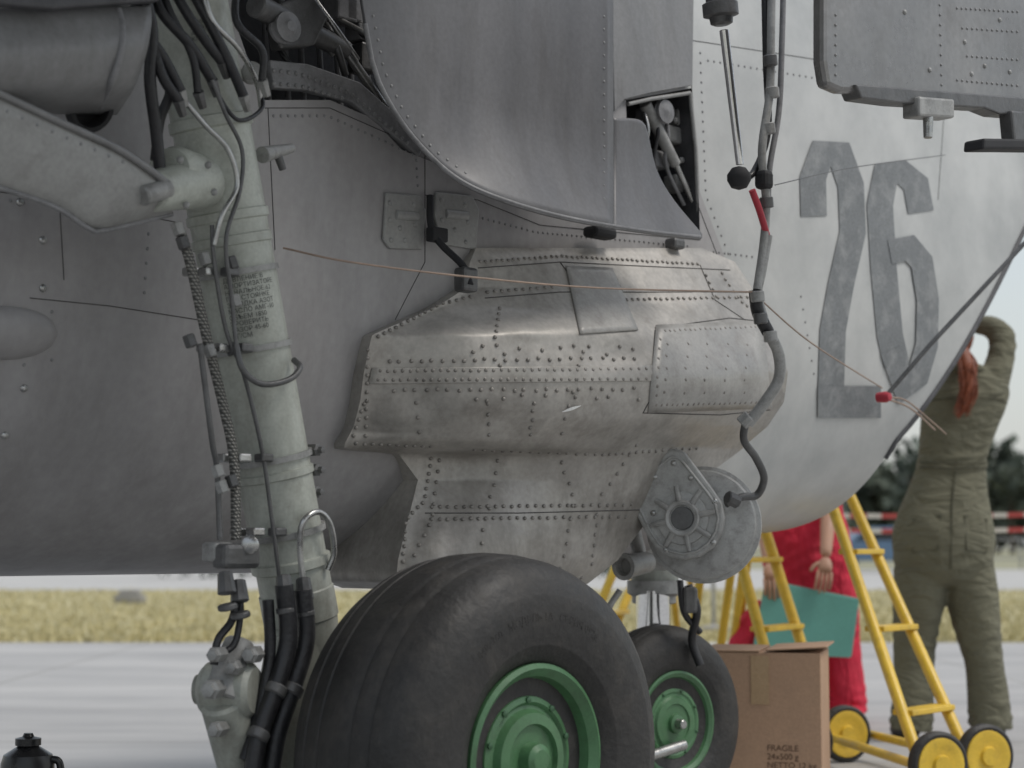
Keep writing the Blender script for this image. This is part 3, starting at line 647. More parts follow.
# ================================================================= LANDING LAMP
lc=PD(704,525,4.95); la=Vector((-.30,-.95,.03)).normalized()
lathe('landing_lamp_drum',lc,la,[(.05,-.15),(.10,-.14),(.135,-.09),(.150,-.03),(.152,0),(.160,.003),(.160,.014),(.150,.018),(.146,.03),(.12,.042),(.01,.042)],M['lampgrey'],jet,64,25)
rt=Vector((0,0,1)).cross(la).normalized()
if rt.x<0: rt=-rt
def LP(x,z,o): return lc+rt*x+Vector((0,0,1))*z+la*o
def hull(cs,n=16):
    pts=[]
    for x,y,r in cs:
        for k in range(n):
            t=2*math.pi*k/n; pts.append((x+r*math.cos(t),y+r*math.sin(t)))
    pts=sorted(set(pts)); 
    def half(P_):
        st=[]
        for p in P_:
            while len(st)>1 and (st[-1][0]-st[-2][0])*(p[1]-st[-2][1])-(st[-1][1]-st[-2][1])*(p[0]-st[-2][0])<=0: st.pop()
            st.append(p)
        return st[:-1]
    return half(pts)+half(pts[::-1])
bx0,bz0=-.042,.015
hp=hull([(bx0,bz0,.112),(-.165,.088,.036),(-.065,.165,.04)])
prism('landing_lamp_plate',[LP(x,z,.045) for x,z in hp],la*.03,M['lampgrey'],jet,.007)
hp2=hull([(bx0,bz0,.096),(-.158,.088,.024),(-.066,.155,.027)])
tubes('landing_lamp_plate_rim',[[LP(x,z,.076) for x,z in hp2]+[LP(*hp2[0],.076)]],.004,M['lampgrey'],jet,False)
oc=LP(bx0,bz0,.075)
lathe('landing_lamp_boss',oc,la,[(.072,-.002),(.070,.006),(.050,.008),(.048,.018),(.044,.020),(.036,.018),(.034,.010),(.004,.010)],M['lampgrey'],jet,40,25)
lathe('landing_lamp_dark_center',oc+la*.010,la,[(.032,0),(.030,.003),(.003,.003)],M['dsteel'],jet,32)
for k in range(8):
    t=2*math.pi*k/8+.2; d=rt*math.cos(t)+Vector((0,0,1))*math.sin(t)
    cyl('landing_lamp_spoke_%d'%k,oc+d*.046+la*.010,oc+d*.090+la*.004,.009,.007,M['grey'],jet,10)
rivets('landing_lamp_bolts',[(LP(x,z,.075),la) for x,z in [(-.165,.088),(-.067,.165),(-.125,.03),(.045,.06),(.04,-.05),(-.09,-.07),(-.12,.128),(-.02,.125)]],.009,M['steel'],jet)
rivets('landing_lamp_drum_bolts',[(lc+la*.019+(rt*math.cos(t)+Vector((0,0,1))*math.sin(t))*.140,la) for t in [k*math.pi/7 for k in range(14)]],.006,M['steel'],jet)
# ================================================================= ACTUATOR AND VERTICAL LINES
lathe('actuator_body',PL(715,-50,.50),PL(723,38,.50)-PL(715,-50,.50),[(.01,0),(.035,0),(.035,.13),(.045,.135),(.045,.165),(.03,.17),(.028,.185),(.018,.19),(.01,.19)],M['dsteel'],jet,28)
cyl('actuator_rod_bright',PL(724,30,.50),PL(740,165,.50),.012,.010,M['chrome'],jet)
lathe('actuator_ball',PL(739,178,.50),Vector((0,0,1)),[(.003,-.03),(.02,-.024),(.03,-.006),(.03,.008),(.018,.025),(.003,.03)],M['dark'],jet,24)
tube('vertical_line_1',[PL(u,v,.48) for u,v in [(772,-40),(771,30),(770,90),(762,150),(766,200),(764,240),(757,290)]],.011,M['grey'],jet)
tube('vertical_line_2',[PL(u,v,.47) for u,v in [(784,-40),(782,40),(779,110),(770,165),(768,200)]],.008,M['baymid'],jet)
tube('vertical_line_3',[PL(u,v,.46) for u,v in [(764,-40),(766,60),(768,130),(755,170),(742,180)]],.009,M['hose'],jet)
tube('faded_red_hose',[PL(752,190,.49),PL(760,212,.49),PL(767,236,.48)],.009,M['red'],jet)
tube('vertical_line_4',[PL(768,236,.48),PL(762,270,.48),PL(757,300,.47),PL(766,325,.47)],.012,M['grey'],jet)
for i,(u,v) in enumerate([(772,92),(770,60),(768,128),(766,202),(757,296),(760,318),(770,336)]):
    cyl('line_collar_%d'%i,PL(u,v-5,.485),PL(u+1,v+6,.485),.018,.018,M[('grey','dsteel')[i%2]],jet,12)
box('line_clamp',PL(764,180,.48),(.04,.04,.05),M['dark'],jet,AX,.012)
tube('fairing_hose',[PL(757,300,.46),PL(766,328,.46),PL(778,352,.46),PL(779,378,.45),PL(765,402,.42),PL(748,424,.38)],.015,M['grey'],jet)
tube('fairing_hose_dark',[PL(755,290,.47),PL(758,312,.47),PL(768,332,.47)],.017,M['hose'],jet)
tube('lamp_conduit',[PL(746,420,.38),PL(744,440,.36),PL(756,458,.34),PL(764,478,.33),PL(757,495,.30),PL(742,497,.28),PL(726,504,.26)],.0105,M['dsteel'],jet)
cyl('conduit_nut',PL(741,424,.37),PL(750,416,.39),.019,.019,M['grey'],jet,8)
cyl('conduit_nut_2',PL(727,497,.27),PL(738,502,.28),.019,.019,M['dsteel'],jet,8)
tube('cord',[SC(248,50,.05),PL(350,262,.4),PL(470,277,.47),PL(600,288,.5),PL(752,292,.48)],.0022,M['cord'],jet)
tube('cord_2',[PL(752,292,.48),PL(810,342,.30),PL(882,388,.06)],.0022,M['cord'],jet)
tube('cord_3',[PL(884,398,.05),PL(910,408,.04),PL(935,430,.03)],.0032,M['cord'],jet)
tube('cord_4',[PL(884,398,.05),PL(905,400,.04),PL(930,420,.02),PL(946,434,.02)],.0028,M['cord'],jet)
tube('tie_rod',[PL(886,396,.05),PL(930,345,.15),PL(1060,205,.4)],.0075,M['dsteel'],jet,False)
lathe('tie_rod_end',PL(886,397,.05),NV,[(.002,-.03),(.016,-.03),(.018,0),(.012,.015),(.002,.017)],M['red'],jet,20)
tube('thin_wire',[PL(775,185,.46),PL(850,168,.3),PL(945,155,.1)],.0015,M['dsteel'],jet)
lip=[]
for i in range(30):
    z=1.13+1.7*i/29; s=s_end(z); lip.append(W(s+.004,hs(s,z),z))
tube('fuselage_edge_seal',lip,.010,M['bay'],jet)
# ================================================================= PYLON
def pyl(name,q,th,mat,hh=.95,b=.006): return prism(name,[PL(u,v,hh) for u,v in q],-NV*th,mat,jet,b)
pyl('pylon',[(824,-80),(1080,-80),(1080,116),(1000,106),(940,98),(842,92),(828,86),(824,60)],.035,M['pylon'],.95,.012)
pyl('pylon_lower_rail',[(856,84),(1080,102),(1080,120),(1000,114),(985,108),(900,103),(862,98)],.05,M['dsteel'],.96,.004)
pyl('pylon_lug',[(920,96),(955,99),(955,118),(920,116)],.05,M['grey'],.975)
cyl('pylon_pin',PL(928,112,.96),PL(928,138,.96),.013,.011,M['steel'],jet,16)
pyl('pylon_hook',[(985,138),(1080,140),(1080,150),(1010,149),(984,149)],.06,M['dark'],.98)
pyl('pylon_hook_arm',[(1012,110),(1040,112),(1040,142),(1015,142)],.04,M['dsteel'],.975)
rivets('pylon_rivets',sum([along(lambda u,v:PL(u,v,.951),l,.024) for l in ([(836,10),(836,80)],[(940,0),(942,90)],[(955,8),(1020,12)],[(955,80),(1020,86)],[(960,28),(1020,32)],[(965,56),(1020,60)])],[]),.0035,M['rivetg'],jet)
rivets('pylon_screws',[(PL(u,v,.951),NV) for u,v in [(905,12),(965,42),(985,66),(1000,20),(930,70),(972,74),(1010,72)]],.0065,M['grey'],jet)
# ================================================================= GROUND
def ground_mat():
    m,nt,b=newmat('apron_concrete'); N=nt.nodes; L=nt.links
    tc=N.new('ShaderNodeTexCoord'); n=N.new('ShaderNodeTexNoise'); n.inputs['Scale'].default_value=.9; n.inputs['Detail'].default_value=12; n.inputs['Roughness'].default_value=.7
    mp=N.new('ShaderNodeMapping'); mp.inputs['Scale'].default_value=(.35,1.4,1); L.new(tc.outputs['Object'],mp.inputs[0]); L.new(mp.outputs[0],n.inputs['Vector'])
    r=N.new('ShaderNodeValToRGB'); r.color_ramp.elements[0].color=(.33,.325,.32,1); r.color_ramp.elements[1].color=(.46,.45,.435,1); r.color_ramp.elements[0].position=.35; r.color_ramp.elements[1].position=.65
    L.new(n.outputs[0],r.inputs[0])
    br=N.new('ShaderNodeTexBrick'); br.inputs['Scale'].default_value=.16; br.inputs['Mortar Size'].default_value=.003; br.offset=0
    br.inputs['Color1'].default_value=(1,1,1,1);br.inputs['Color2'].default_value=(.97,.97,.97,1);br.inputs['Mortar'].default_value=(.80,.79,.77,1)
    L.new(tc.outputs['Object'],br.inputs['Vector'])
    mx=N.new('ShaderNodeMix'); mx.data_type='RGBA'; mx.blend_type='MULTIPLY'; mx.inputs[0].default_value=1; L.new(r.outputs[0],mx.inputs[6]); L.new(br.outputs[0],mx.inputs[7])
    L.new(mx.outputs[2],b.inputs['Base Color']); b.inputs['Roughness'].default_value=.9
    return m
def plane(name,x0,x1,y0,y1,z,mat): return mobj(name,[(x0,y0,z),(x1,y0,z),(x1,y1,z),(x0,y1,z)],[(0,1,2,3)],mat,None,False)
plane('ground',-3000,3000,-3000,3000,-.008,paint('field_ground',(.30,.29,.19),.95,0,.2,.05,0))
plane('apron_pavement',-120,120,-40,15.7,0,ground_mat())
plane('grass_verge',-120,120,15.7,34,-.004,paint('dry_grass_soil',(.45,.40,.22),.95,0,.2,.5,.6,8,.4,(.30,.29,.15),.3))
plane('taxiway_pavement',-200,200,34,62,-.002,paint('taxiway_concrete',(.45,.44,.42),.9,0,.1,.3,0))
vs=[];fs=[];rg=np.random.RandomState(5)
for i in range(26000):
    y=15.8+18*rg.rand()**1.5; x=(rg.rand()*.72-.36)*y; hgt=.02+.05*rg.rand(); a=rg.rand()*3.14; w=.012+.01*rg.rand(); dx,dy=math.cos(a)*w,math.sin(a)*w; lx,ly=rg.randn(2)*.02
    b=len(vs); vs+=[(x-dx,y-dy,-.004),(x+dx,y+dy,-.004),(x+lx,y+ly,hgt)]; fs.append((b,b+1,b+2))
mobj('grass',vs,fs,paint('dry_grass_blades',(.48,.425,.235),.9,0,.25,1.2,0,dirt=.5,dirtcol=(.29,.29,.15)),None,False)
def leafmass(name,cent,n,size,mat,parent=None,seed=1):
    r=np.random.RandomState(seed); vs=[];fs=[]
    for (c,R,H) in cent:
        for i in range(n):
            d=r.randn(3); d/=np.linalg.norm(d); q=r.rand()**.35*(.75+.35*math.sin(d[0]*5+c[0])*math.cos(d[2]*4))
            p=np.array(c)+d*np.array([R,R,H])*q; a=r.randn(3); a/=np.linalg.norm(a); b_=np.cross(a,r.randn(3)); b_/=np.linalg.norm(b_)+1e-6; s=size*(.5+r.rand())
            k=len(vs); vs+=[tuple(p-a*s),tuple(p+b_*s*.7),tuple(p+a*s),tuple(p-b_*s*.7)]; fs.append((k,k+1,k+2,k+3))
    return mobj(name,vs,fs,mat,parent,False)
tl=empty('distant_tree_line',(0,170,0)); r=random.Random(4); ca=[];cb=[]; trunks=[]
for i in range(70):
    x=-12+75*i/69+r.uniform(-1,1); y=165+r.uniform(0,18); h=r.uniform(8.5,13); R=r.uniform(2.0,3.2)
    trunks.append((x,y,h))
    for k in range(5):
        (ca if r.random()<.5 else cb).append(((x+r.uniform(-1.8,1.8),y+r.uniform(-1,1),h*r.uniform(.2,.85)),R*r.uniform(.55,.9),h*.2))
leafmass('crowns_dark',ca,90,.5,M['foliage'],tl,1); leafmass('crowns_light',cb,90,.5,M['hazy_foliagel'],tl,2)
for i,(x,y,h) in enumerate(trunks[::2]): cyl('trunk_%d'%i,(x,y,0),(x,y,h*.7),.28,.1,M['bark'],tl,8)
leafmass('hedge',[((-9+i*.55,46+random.random(),.35),.6,.45) for i in range(22)],120,.08,M['foliage'],None,5)
cb_=empty('concrete_barrier_block',PG(130,604)); b0=PG(130,603)
box('block_base',b0+Vector((0,0,.06)),(.42,.3,.12),M['conc'],cb_,None,.02); box('block_top',b0+Vector((0,0,.15)),(.3,.2,.08),M['conc'],cb_,None,.02)
fe=empty('perimeter_fence',(0,64,0))
for i in range(30): cyl('fence_post_%d'%i,(-45+3*i,64,0),(-45+3*i,64,1.1),.04,.04,M['grey'],fe,8)
tubes('fence_rails',[[(-46,64,z),(45,64,z)] for z in (.35,.7,1.05)],.025,M['grey'],fe,False)
def stripes():
    m,nt,b=newmat('red_white_tape'); N=nt.nodes;L=nt.links
    tc=N.new('ShaderNodeTexCoord'); w=N.new('ShaderNodeTexWave'); w.inputs['Scale'].default_value=1.0; w.bands_direction='X'; L.new(tc.outputs['Object'],w.inputs['Vector'])
    r=N.new('ShaderNodeValToRGB'); r.color_ramp.interpolation='CONSTANT'; r.color_ramp.elements[0].color=(.5,.08,.08,1); r.color_ramp.elements[1].color=(.7,.66,.63,1); r.color_ramp.elements[1].position=.55
    L.new(w.outputs['Fac'],r.inputs[0]); L.new(r.outputs[0],b.inputs['Base Color']); return m
bt=empty('crowd_barrier_tape',(5,18,0)); y=18.0
def tz(x): return 1.19-.04*math.sin(math.pi*((x-2)%4)/4)
for nm,dz in (('tape',0),('tape_lower',-.15)):
    gridobj(nm,[[Vector((2+12*i/80,y,tz(2+12*i/80)+dz)),Vector((2+12*i/80,y+.01,tz(2+12*i/80)+dz-.045))] for i in range(81)],stripes(),bt)
for i in range(4):
    x=2+4*i; cyl('tape_post_%d'%i,(x,y,0.0),(x,y,1.25),.02,.02,M['grey'],bt,12); lathe('tape_post_base_%d'%i,(x,y,0),(0,0,1),[(.01,0),(.16,0),(.15,.03),(.03,.05),(.02,.06)],M['conc'],bt,20)
cx,cy=11.6,56; car=empty('parked_car',(cx,cy,0))
prof=[(-2.1,.35),(-2.1,.75),(-1.95,.9),(-1.3,.95),(-.75,1.38),(.7,1.42),(1.35,1.0),(2.0,.88),(2.15,.6),(2.1,.35)]
prism('body',[(cx+a,cy-.8,b) for a,b in prof],Vector((0,1.6,0)),M['carblue'],car,.06)
prism('side_glass',[(cx+a,cy-.81,b) for a,b in [(-1.15,.97),(-.7,1.32),(.65,1.35),(1.15,1.0)]],Vector((0,1.62,0)),M['glass'],car,.01)
for i,a in enumerate((-1.35,1.35)):
    for j,b in enumerate((-.82,.62)):
        lathe('car_wheel_%d%d'%(i,j),(cx+a,cy+b,.31),(0,1,0),[(.1,0),(.27,0),(.31,.04),(.31,.16),(.27,.2),(.1,.2)],M['rubber'],car,28)
# ================================================================= LADDERS
def ladder(name,railA,railB,zmax,nr,rad=.022):
    a0=PD(*railA[0]);a1_=PD(*railA[1]);b0=PD(*railB[0]);b1=PD(*railB[1])
    def ext(t,bm,zt):
        d=(t-bm); return bm+d*((zt-bm.z)/d.z), bm+d*((.10-bm.z)/d.z)
    At,Ab=ext(a0,a1_,zmax);Bt,Bb=ext(b0,b1,zmax)
    e=empty(name,(Ab+Bb)/2*1.0)
    tube('rail_1',[Ab,At],rad,M['yellow'],e,False); tube('rail_2',[Bb,Bt],rad,M['yellow'],e,False)
    for i in range(nr):
        t=(i+.6)/nr; p=Ab.lerp(At,t);q=Bb.lerp(Bt,t); d=(q-p); wv=Vector((0,0,1)).cross(d).normalized()
        box('step_%d'%i,(p+q)/2,(d.length,.08,.020),M['yellow'],e,(d.normalized(),wv,d.normalized().cross(wv)),.004)
    dd=Vector((At.x-Ab.x,At.y-Ab.y,0)); 
    for k,(t_,b_) in enumerate(((At,Ab),(Bt,Bb))):
        foot=Vector((t_.x+dd.x*.35,t_.y+dd.y*.35+.5,.10)); tube('back_leg_%d'%k,[t_,foot],rad*.85,M['yellow'],e,False)
        tube('base_bar_%d'%k,[b_,foot],rad*.8,M['yellow'],e,False)
        for w_,P in enumerate((b_,foot)):
            c=Vector((P.x+.05,P.y-.03,.11)); axx=Vector((.35,-.93,0)).normalized()
            lathe('castor_tyre_%d%d'%(k,w_),c,axx,[(.088,-.02),(.10,-.022),(.11,-.012),(.11,.012),(.10,.022),(.088,.02)],M['rubber'],e,32)
            lathe('castor_hub_%d%d'%(k,w_),c,axx,[(.005,-.025),(.088,-.025),(.090,-.02),(.090,.02),(.088,.025),(.07,.026),(.06,.023),(.035,.023),(.03,.034),(.005,.034)],M['yellow'],e,32)
    return e
ladder('step_ladder',((833,508,6.9),(918,758,6.15)),((852,500,7.1),(964,748,6.4)),1.75,6,.021)
ladder('step_ladder',((742,566,7.0),(765,650,6.9)),((765,530,7.3),(800,640,7.2)),1.15,4)
ladder('step_ladder',((606,590,7.9),(585,640,7.8)),((632,585,8.3),(618,620,8.2)),1.2,4,.02)
# ================================================================= BOX
bx=empty('cardboard_box',PD(765,790,6.0)); a=math.radians(-14); X=Vector((math.cos(a),math.sin(a),0)); Y=Vector((-math.sin(a),math.cos(a),0)); Z=Vector((0,0,1))
bc=PD(766,700,6.2); bc.z=.245; w_,d_,h_=.40,.36,.48
box('body',bc,(w_,d_,h_),M['card'],bx,(X,Y,Z),.004)
box('flap_left',bc+X*(-w_/4)+Z*(h_/2+.004),(w_/2-.003,d_+.004,.005),M['card'],bx,(X,Y,Z),.001)
box('flap_right',bc+X*(w_/4+.02)+Z*(h_/2+.014),(w_/2,d_+.004,.005),M['card'],bx,((X+Z*.06).normalized(),Y,(Z-X*.06).normalized()),.001)
box('tape',bc-Y*(d_/2+.002)+Z*.15,(.06,.002,.16),M['tape'],bx,(X,Y,Z),0)
def flattext(name,body,size,P,X,Z,mat,parent):
    cu=bpy.data.curves.new(name,'FONT'); cu.body=body; cu.size=size; o=bpy.data.objects.new(name+'_t',cu); S.collection.objects.link(o); bpy.context.view_layer.update()
    me=bpy.data.meshes.new_from_object(o.evaluated_get(bpy.context.evaluated_depsgraph_get())); bpy.data.objects.remove(o)
    for v in me.vertices: v.co=P+X*v.co.x+Z*v.co.y
    me.materials.append(mat); ob=bpy.data.objects.new(name,me); S.collection.objects.link(ob); par(ob,parent)
flattext('print','FRAGILE\n24x500 g\nNETTO 12 kg',.028,bc-Y*(d_/2+.003)+X*.02-Z*.08,X,Z,M['cardd'],bx)
# ================================================================= BOTTLE
bt_=empty('black_fluid_bottle',PD(28,790,4.3)); bb=PD(28,752,4.3); bb.z=.0
zt=PD(28,733,4.3).z
lathe('bottle_body',bb,(0,0,1),[(.05,0),(.062,.01),(.062,zt-.07),(.056,zt-.05),(.034,zt-.036),(.024,zt-.03),(.024,zt-.026)],M['plast'],bt_,40)
lathe('bottle_cap',bb,(0,0,1),[(.018,zt-.032),(.030,zt-.028),(.030,zt-.012),(.014,zt-.008),(.010,zt),(.003,zt)],M['plast'],bt_,24)
tube('bottle_handle',[bb+Vector((.05,0,zt-.06)),bb+Vector((.075,0,zt-.07)),bb+Vector((.078,0,zt-.13)),bb+Vector((.06,0,zt-.16))],.009,M['plast'],bt_)
# ================================================================= PEOPLE
def skin(name,nodes,edges,root,mat,parent,sub=2):
    keys=list(nodes); idx={k:i for i,k in enumerate(keys)}
    me=bpy.data.meshes.new(name); me.from_pydata([tuple(nodes[k][0]) for k in keys],[(idx[a],idx[b]) for a,b in edges],[]); me.update()
    o=bpy.data.objects.new(name,me); S.collection.objects.link(o); par(o,parent)
    m=o.modifiers.new('skin','SKIN'); m.use_smooth_shade=True
    for k,i in idx.items():
        rr=nodes[k][1]; sv=me.skin_vertices[0].data[i]; sv.radius=(rr,rr) if not isinstance(rr,tuple) else rr; sv.use_root=(k==root)
    s=o.modifiers.new('sub','SUBSURF'); s.levels=sub; s.render_levels=sub
    me.materials.append(mat); return o
tex=bpy.data.textures.new('cloth_folds','CLOUDS'); tex.noise_scale=.13; tex.noise_depth=1
def resamp(secs,n=5):
    R=np.array([[*s[0],s[1],s[2]] for s in secs]); R=crom3(R,n); return [(Vector(r[:3]),max(.004,r[3]),max(.004,r[4])) for r in R]
def body(name,parts,mat,parent,vox=.010,fold=.010,creases=()):
    vs=[];fs=[];K=28
    for secs,horiz in parts:
        secs=resamp(secs,6); n=len(secs); b=len(vs)
        cs=[s[0] for s in secs]
        for i,(c,rx,ry) in enumerate(secs):
            if horiz: e1,e2=Vector((1,0,0)),Vector((0,1,0)); t=Vector((0,0,1))
            else:
                t=(cs[min(i+1,n-1)]-cs[max(i-1,0)]).normalized(); e2=Vector((0,1,0)); e2=(e2-t*e2.dot(t)).normalized(); e1=e2.cross(t)
            for k in range(K):
                a=2*math.pi*k/K; m_=0
                for zc,am,wl,sp in creases:
                    ph=c.z+.035*math.sin(a*2+zc*9)+.02*math.sin(a*3+c.x*20)
                    m_+=am*math.exp(-((c.z-zc)/sp)**2)*math.sin(2*math.pi*ph/wl)
                vs.append(c+e1*math.cos(a)*(rx+m_)+e2*math.sin(a)*(ry+m_))
        for i in range(n-1):
            for k in range(K): fs.append((b+i*K+k,b+i*K+(k+1)%K,b+(i+1)*K+(k+1)%K,b+(i+1)*K+k))
        fs.append(tuple(b+k for k in reversed(range(K)))); fs.append(tuple(b+(n-1)*K+k for k in range(K)))
    me=bpy.data.meshes.new(name); me.from_pydata([tuple(v) for v in vs],[],fs); me.update()
    bm=bmesh.new(); bm.from_mesh(me)
    bmesh.ops.recalc_face_normals(bm,faces=bm.faces); bm.to_mesh(me); bm.free()
    me.materials.append(mat); o=bpy.data.objects.new(name,me); S.collection.objects.link(o); par(o,parent)
    m=o.modifiers.new('r','REMESH'); m.mode='VOXEL'; m.voxel_size=vox; m.use_smooth_shade=True
    m=o.modifiers.new('sm','SMOOTH'); m.factor=.5; m.iterations=4
    m=o.modifiers.new('d','DISPLACE'); m.texture=tex; m.strength=fold; m.mid_level=.5; m.texture_coords='LOCAL'
    return o
def hand(name,wr,d,nrm,parent,curl=.5,side=1):
    d=Vector(d).normalized(); nrm=Vector(nrm); nrm=(nrm-d*nrm.dot(d)).normalized(); x=d.cross(nrm)*side
    pal=wr+d*.09
    skin(name+'_palm',{'w':(wr,.026),'m':(wr+d*.045,(.036,.030)),'p':(pal,(.038,.026))},[('w','m'),('m','p')],'w',M['skin'],parent)
    for i,(off,ln) in enumerate(((-.030,.070),(-.010,.080),(.010,.075),(.029,.060))):
        b=wr+d*.075+x*off; k1=pal+x*off*1.05+d*ln*.45+nrm*ln*.15*curl; k2=k1+d*ln*.35+nrm*ln*.45*curl; k3=k2+d*ln*.12+nrm*ln*.35*curl
        skin(name+'_finger_%d'%i,{'a':(b,.009),'b':(k1,.009),'c':(k2,.008),'d':(k3,.007)},[('a','b'),('b','c'),('c','d')],'a',M['skin'],parent,1)
    b=wr+d*.03-x*.02; skin(name+'_thumb',{'a':(b,.012),'b':(b-x*.03+d*.025,.011),'c':(b-x*.045+d*.055+nrm*.015*curl,.009)},[('a','b'),('b','c')],'a',M['skin'],parent,1)
def head(parent,c,face,hairmat):
    face=Vector(face).normalized(); Z=Vector((0,0,1)); sd=Z.cross(face).normalized(); n=20;m_=28
    def P(th,ph,k=1):
        x=math.sin(th)*math.cos(ph); y=math.sin(th)*math.sin(ph); z=math.cos(th)
        w=.076; dpt=.095; hh=.115
        if z<0: w*=1-.28*z*z*1.1; dpt*=1-.18*z*z
        p=face*(x*dpt)+sd*(y*w)+Z*(z*hh)
        if x>.75: 
            fx=(x-.75)/.25; p+=face*(.022*fx*math.exp(-(y/.14)**2)*math.exp(-((z+.12)/.16)**2))
            p-=face*(.010*math.exp(-((abs(y)-.3)/.14)**2)*math.exp(-((z-.05)/.12)**2))
            p+=face*(.008*math.exp(-(y/.25)**2)*math.exp(-((z+.45)/.08)**2))
        return c+p*k
    def sph(name,k,mat,cond=None):
        vs=[];fs=[]
        for i in range(n+1):
            for j in range(m_): vs.append(P(math.pi*i/n,2*math.pi*j/m_,k))
        for i in range(n):
            for j in range(m_):
                th=math.pi*(i+.5)/n; ph=2*math.pi*(j+.5)/m_
                if cond is None or cond(th,ph): fs.append((i*m_+j,i*m_+(j+1)%m_,(i+1)*m_+(j+1)%m_,(i+1)*m_+j))
        return mobj(name,vs,fs,mat,parent,True,80)
    sph('head',1,M['skin'])
    h=sph('hair',1.09,hairmat,lambda th,ph: (math.cos(ph)*math.sin(th)<.35 and math.cos(th)>-.55) or math.cos(th)>.62)
    mo=h.modifiers.new('s','SOLIDIFY'); mo.thickness=.012
    for s_ in (-1,1):
        lathe('ear_%d'%(s_+1),c+sd*(s_*.074)-Z*.01,sd*s_,[(.004,-.006),(.026,-.004),(.028,.006),(.016,.012),(.004,.008)],M['skin'],parent,16)
        lathe('eye_%d'%(s_+1),c+face*.080+sd*(s_*.030)+Z*.006,face,[(.002,-.01),(.012,-.008),(.013,0),(.008,.007),(.001,.009)],M['white'],parent,14)
        lathe('iris_%d'%(s_+1),c+face*.0885+sd*(s_*.030)+Z*.006,face,[(.006,-.002),(.005,.001),(.001,.0015)],M['navy'],parent,12)
    tube('mouth',[c+face*.084+sd*.022-Z*.052,c+face*.094-Z*.054,c+face*.084-sd*.022-Z*.052],.004,M['red'],parent)
def shoe(name,p,d,parent,mat=None):
    d=Vector(d).normalized(); Z=Vector((0,0,1)); 
    skin(name,{'h':(p-d*.05+Z*.050,.050),'a':(p+Z*.10,.055),'m':(p+d*.08+Z*.046,.048),'t':(p+d*.16+Z*.038,(.046,.034))},[('a','h'),('h','m'),('m','t')],'h',mat or M['shoe'],parent)
    q=lathe(name+'_sole',p+d*.055,(0,0,1),[(.01,0),(.06,0),(.062,.018),(.01,.02)],M['shoe'],parent,20)
    for v in q.data.vertices:
        r_=v.co-(p+d*.055); v.co=p+d*.055+d*(r_.dot(d)*2.1)+ (r_-d*r_.dot(d))*.8
def px(base,u0,v0,k): return lambda u,v,dy=0: base+Vector(((u-u0)*k,dy,(v0-v)*k))
def sec(Jf,k,u,v,w,ratio=.7,dy=0): return (Jf(u,v,dy),w*k,w*k*ratio)
# --- woman in olive coveralls, back to us, arm raised
b1=PG(948,741); k1=b1.y/F; J=px(b1,948,741,k1)
e1_=empty('woman_in_olive_coveralls',b1)
torso=[sec(J,k1,*a) for a in [(947,588,30,.8),(947,574,46,.74),(947,552,51,.74),(948,530,50,.74),(951,505,43,.68),(956,478,36,.64),(960,455,35,.62),(966,430,39,.60),(972,405,43,.54),(976,388,40,.46),(975,377,29,.5),(972,368,17,.8)]]
legL=[sec(J,k1,*a) for a in [(924,562,25,.98),(922,600,26,1,.0),(919,640,21.5,1,.03),(917,668,19.5,1,.02),(915,695,20,1,.0),(913,718,21,1,0),(912,731,20,1,0)]]
legR=[sec(J,k1,*a) for a in [(971,562,25,.98),(975,600,26,1,.0),(981,640,21.5,1,-.01),(985,668,19.5,1,-.01),(988,695,20,1,.0),(990,718,21,1,0),(991,731,20,1,0)]]
armR=[sec(J,k1,*a) for a in [(993,397,17,.9),(1004,381,16,.95,.02),(1012,360,14,1,.05),(1016,340,13,1,.08),(1006,327,11,1,.10),(992,324,9.5,1,.12)]]
armL=[sec(J,k1,*a) for a in [(952,397,17,.9),(942,378,16,.95,.04),(932,352,14,1,.12),(927,328,12,1,.20),(915,300,10,1,.24)]]
zz=lambda v:(741-v)*k1
body('body_coveralls',[(torso,True),(legL,False),(legR,False),(armR,False),(armL,False)],M['olive'],e1_,.009,.012,
     [(zz(640),.007,.055,.07),(zz(722),.009,.045,.06),(zz(468),.008,.05,.07),(zz(568),.006,.06,.05),(zz(345),.006,.045,.08)])
skin('neck',{'a':(J(970,372),.055),'b':(J(965,352,.02),.052)},[('a','b')],'a',M['skin'],e1_)
skin('collar',{'a':(J(955,374,-.03),.022),'b':(J(972,371,-.075),.024),'c':(J(990,374,-.03),.022)},[('a','b'),('b','c')],'b',M['olive'],e1_)
head(e1_,J(962,336,.03),(0,1,.15),M['hair'])
hand('hand_r',J(992,324,.12),J(966,312,.13)-J(992,324,.12),Vector((0,.3,-1)),e1_,.6,1)
hand('hand_l',J(915,300,.24),Vector((-.4,.3,.8)),Vector((0,1,0)),e1_,.6,-1)
cyl('wristwatch',J(994,325,.118),J(990,323,.122),.040,.039,M['teal'],e1_)
for s_,u in (('l',911),('r',992)): shoe('shoe_'+s_,Vector((J(u,741).x,b1.y-.02,0)),(0.25*(1 if s_=='r' else -1),1,0),e1_)
def onback(u,v,ux,w,ratio):
    x=max(-.97,min(.97,(u-ux)/w)); return J(u,v,-w*k1*ratio*math.sqrt(1-x*x)-.004)
def tors(v):
    T=[(588,947,30,.8),(574,947,46,.74),(552,947,51,.74),(530,948,50,.74),(505,951,43,.68),(478,956,36,.64),(455,960,35,.62),(430,966,39,.60),(405,972,43,.54),(388,976,40,.46)]
    vv=[t[0] for t in T][::-1]; return [float(np.interp(v,vv,[t[i] for t in T][::-1])) for i in (1,2,3)]
def OB(x,v):
    c_,w,rr=tors(v); return onback(c_+x*w,v,c_,w,rr)
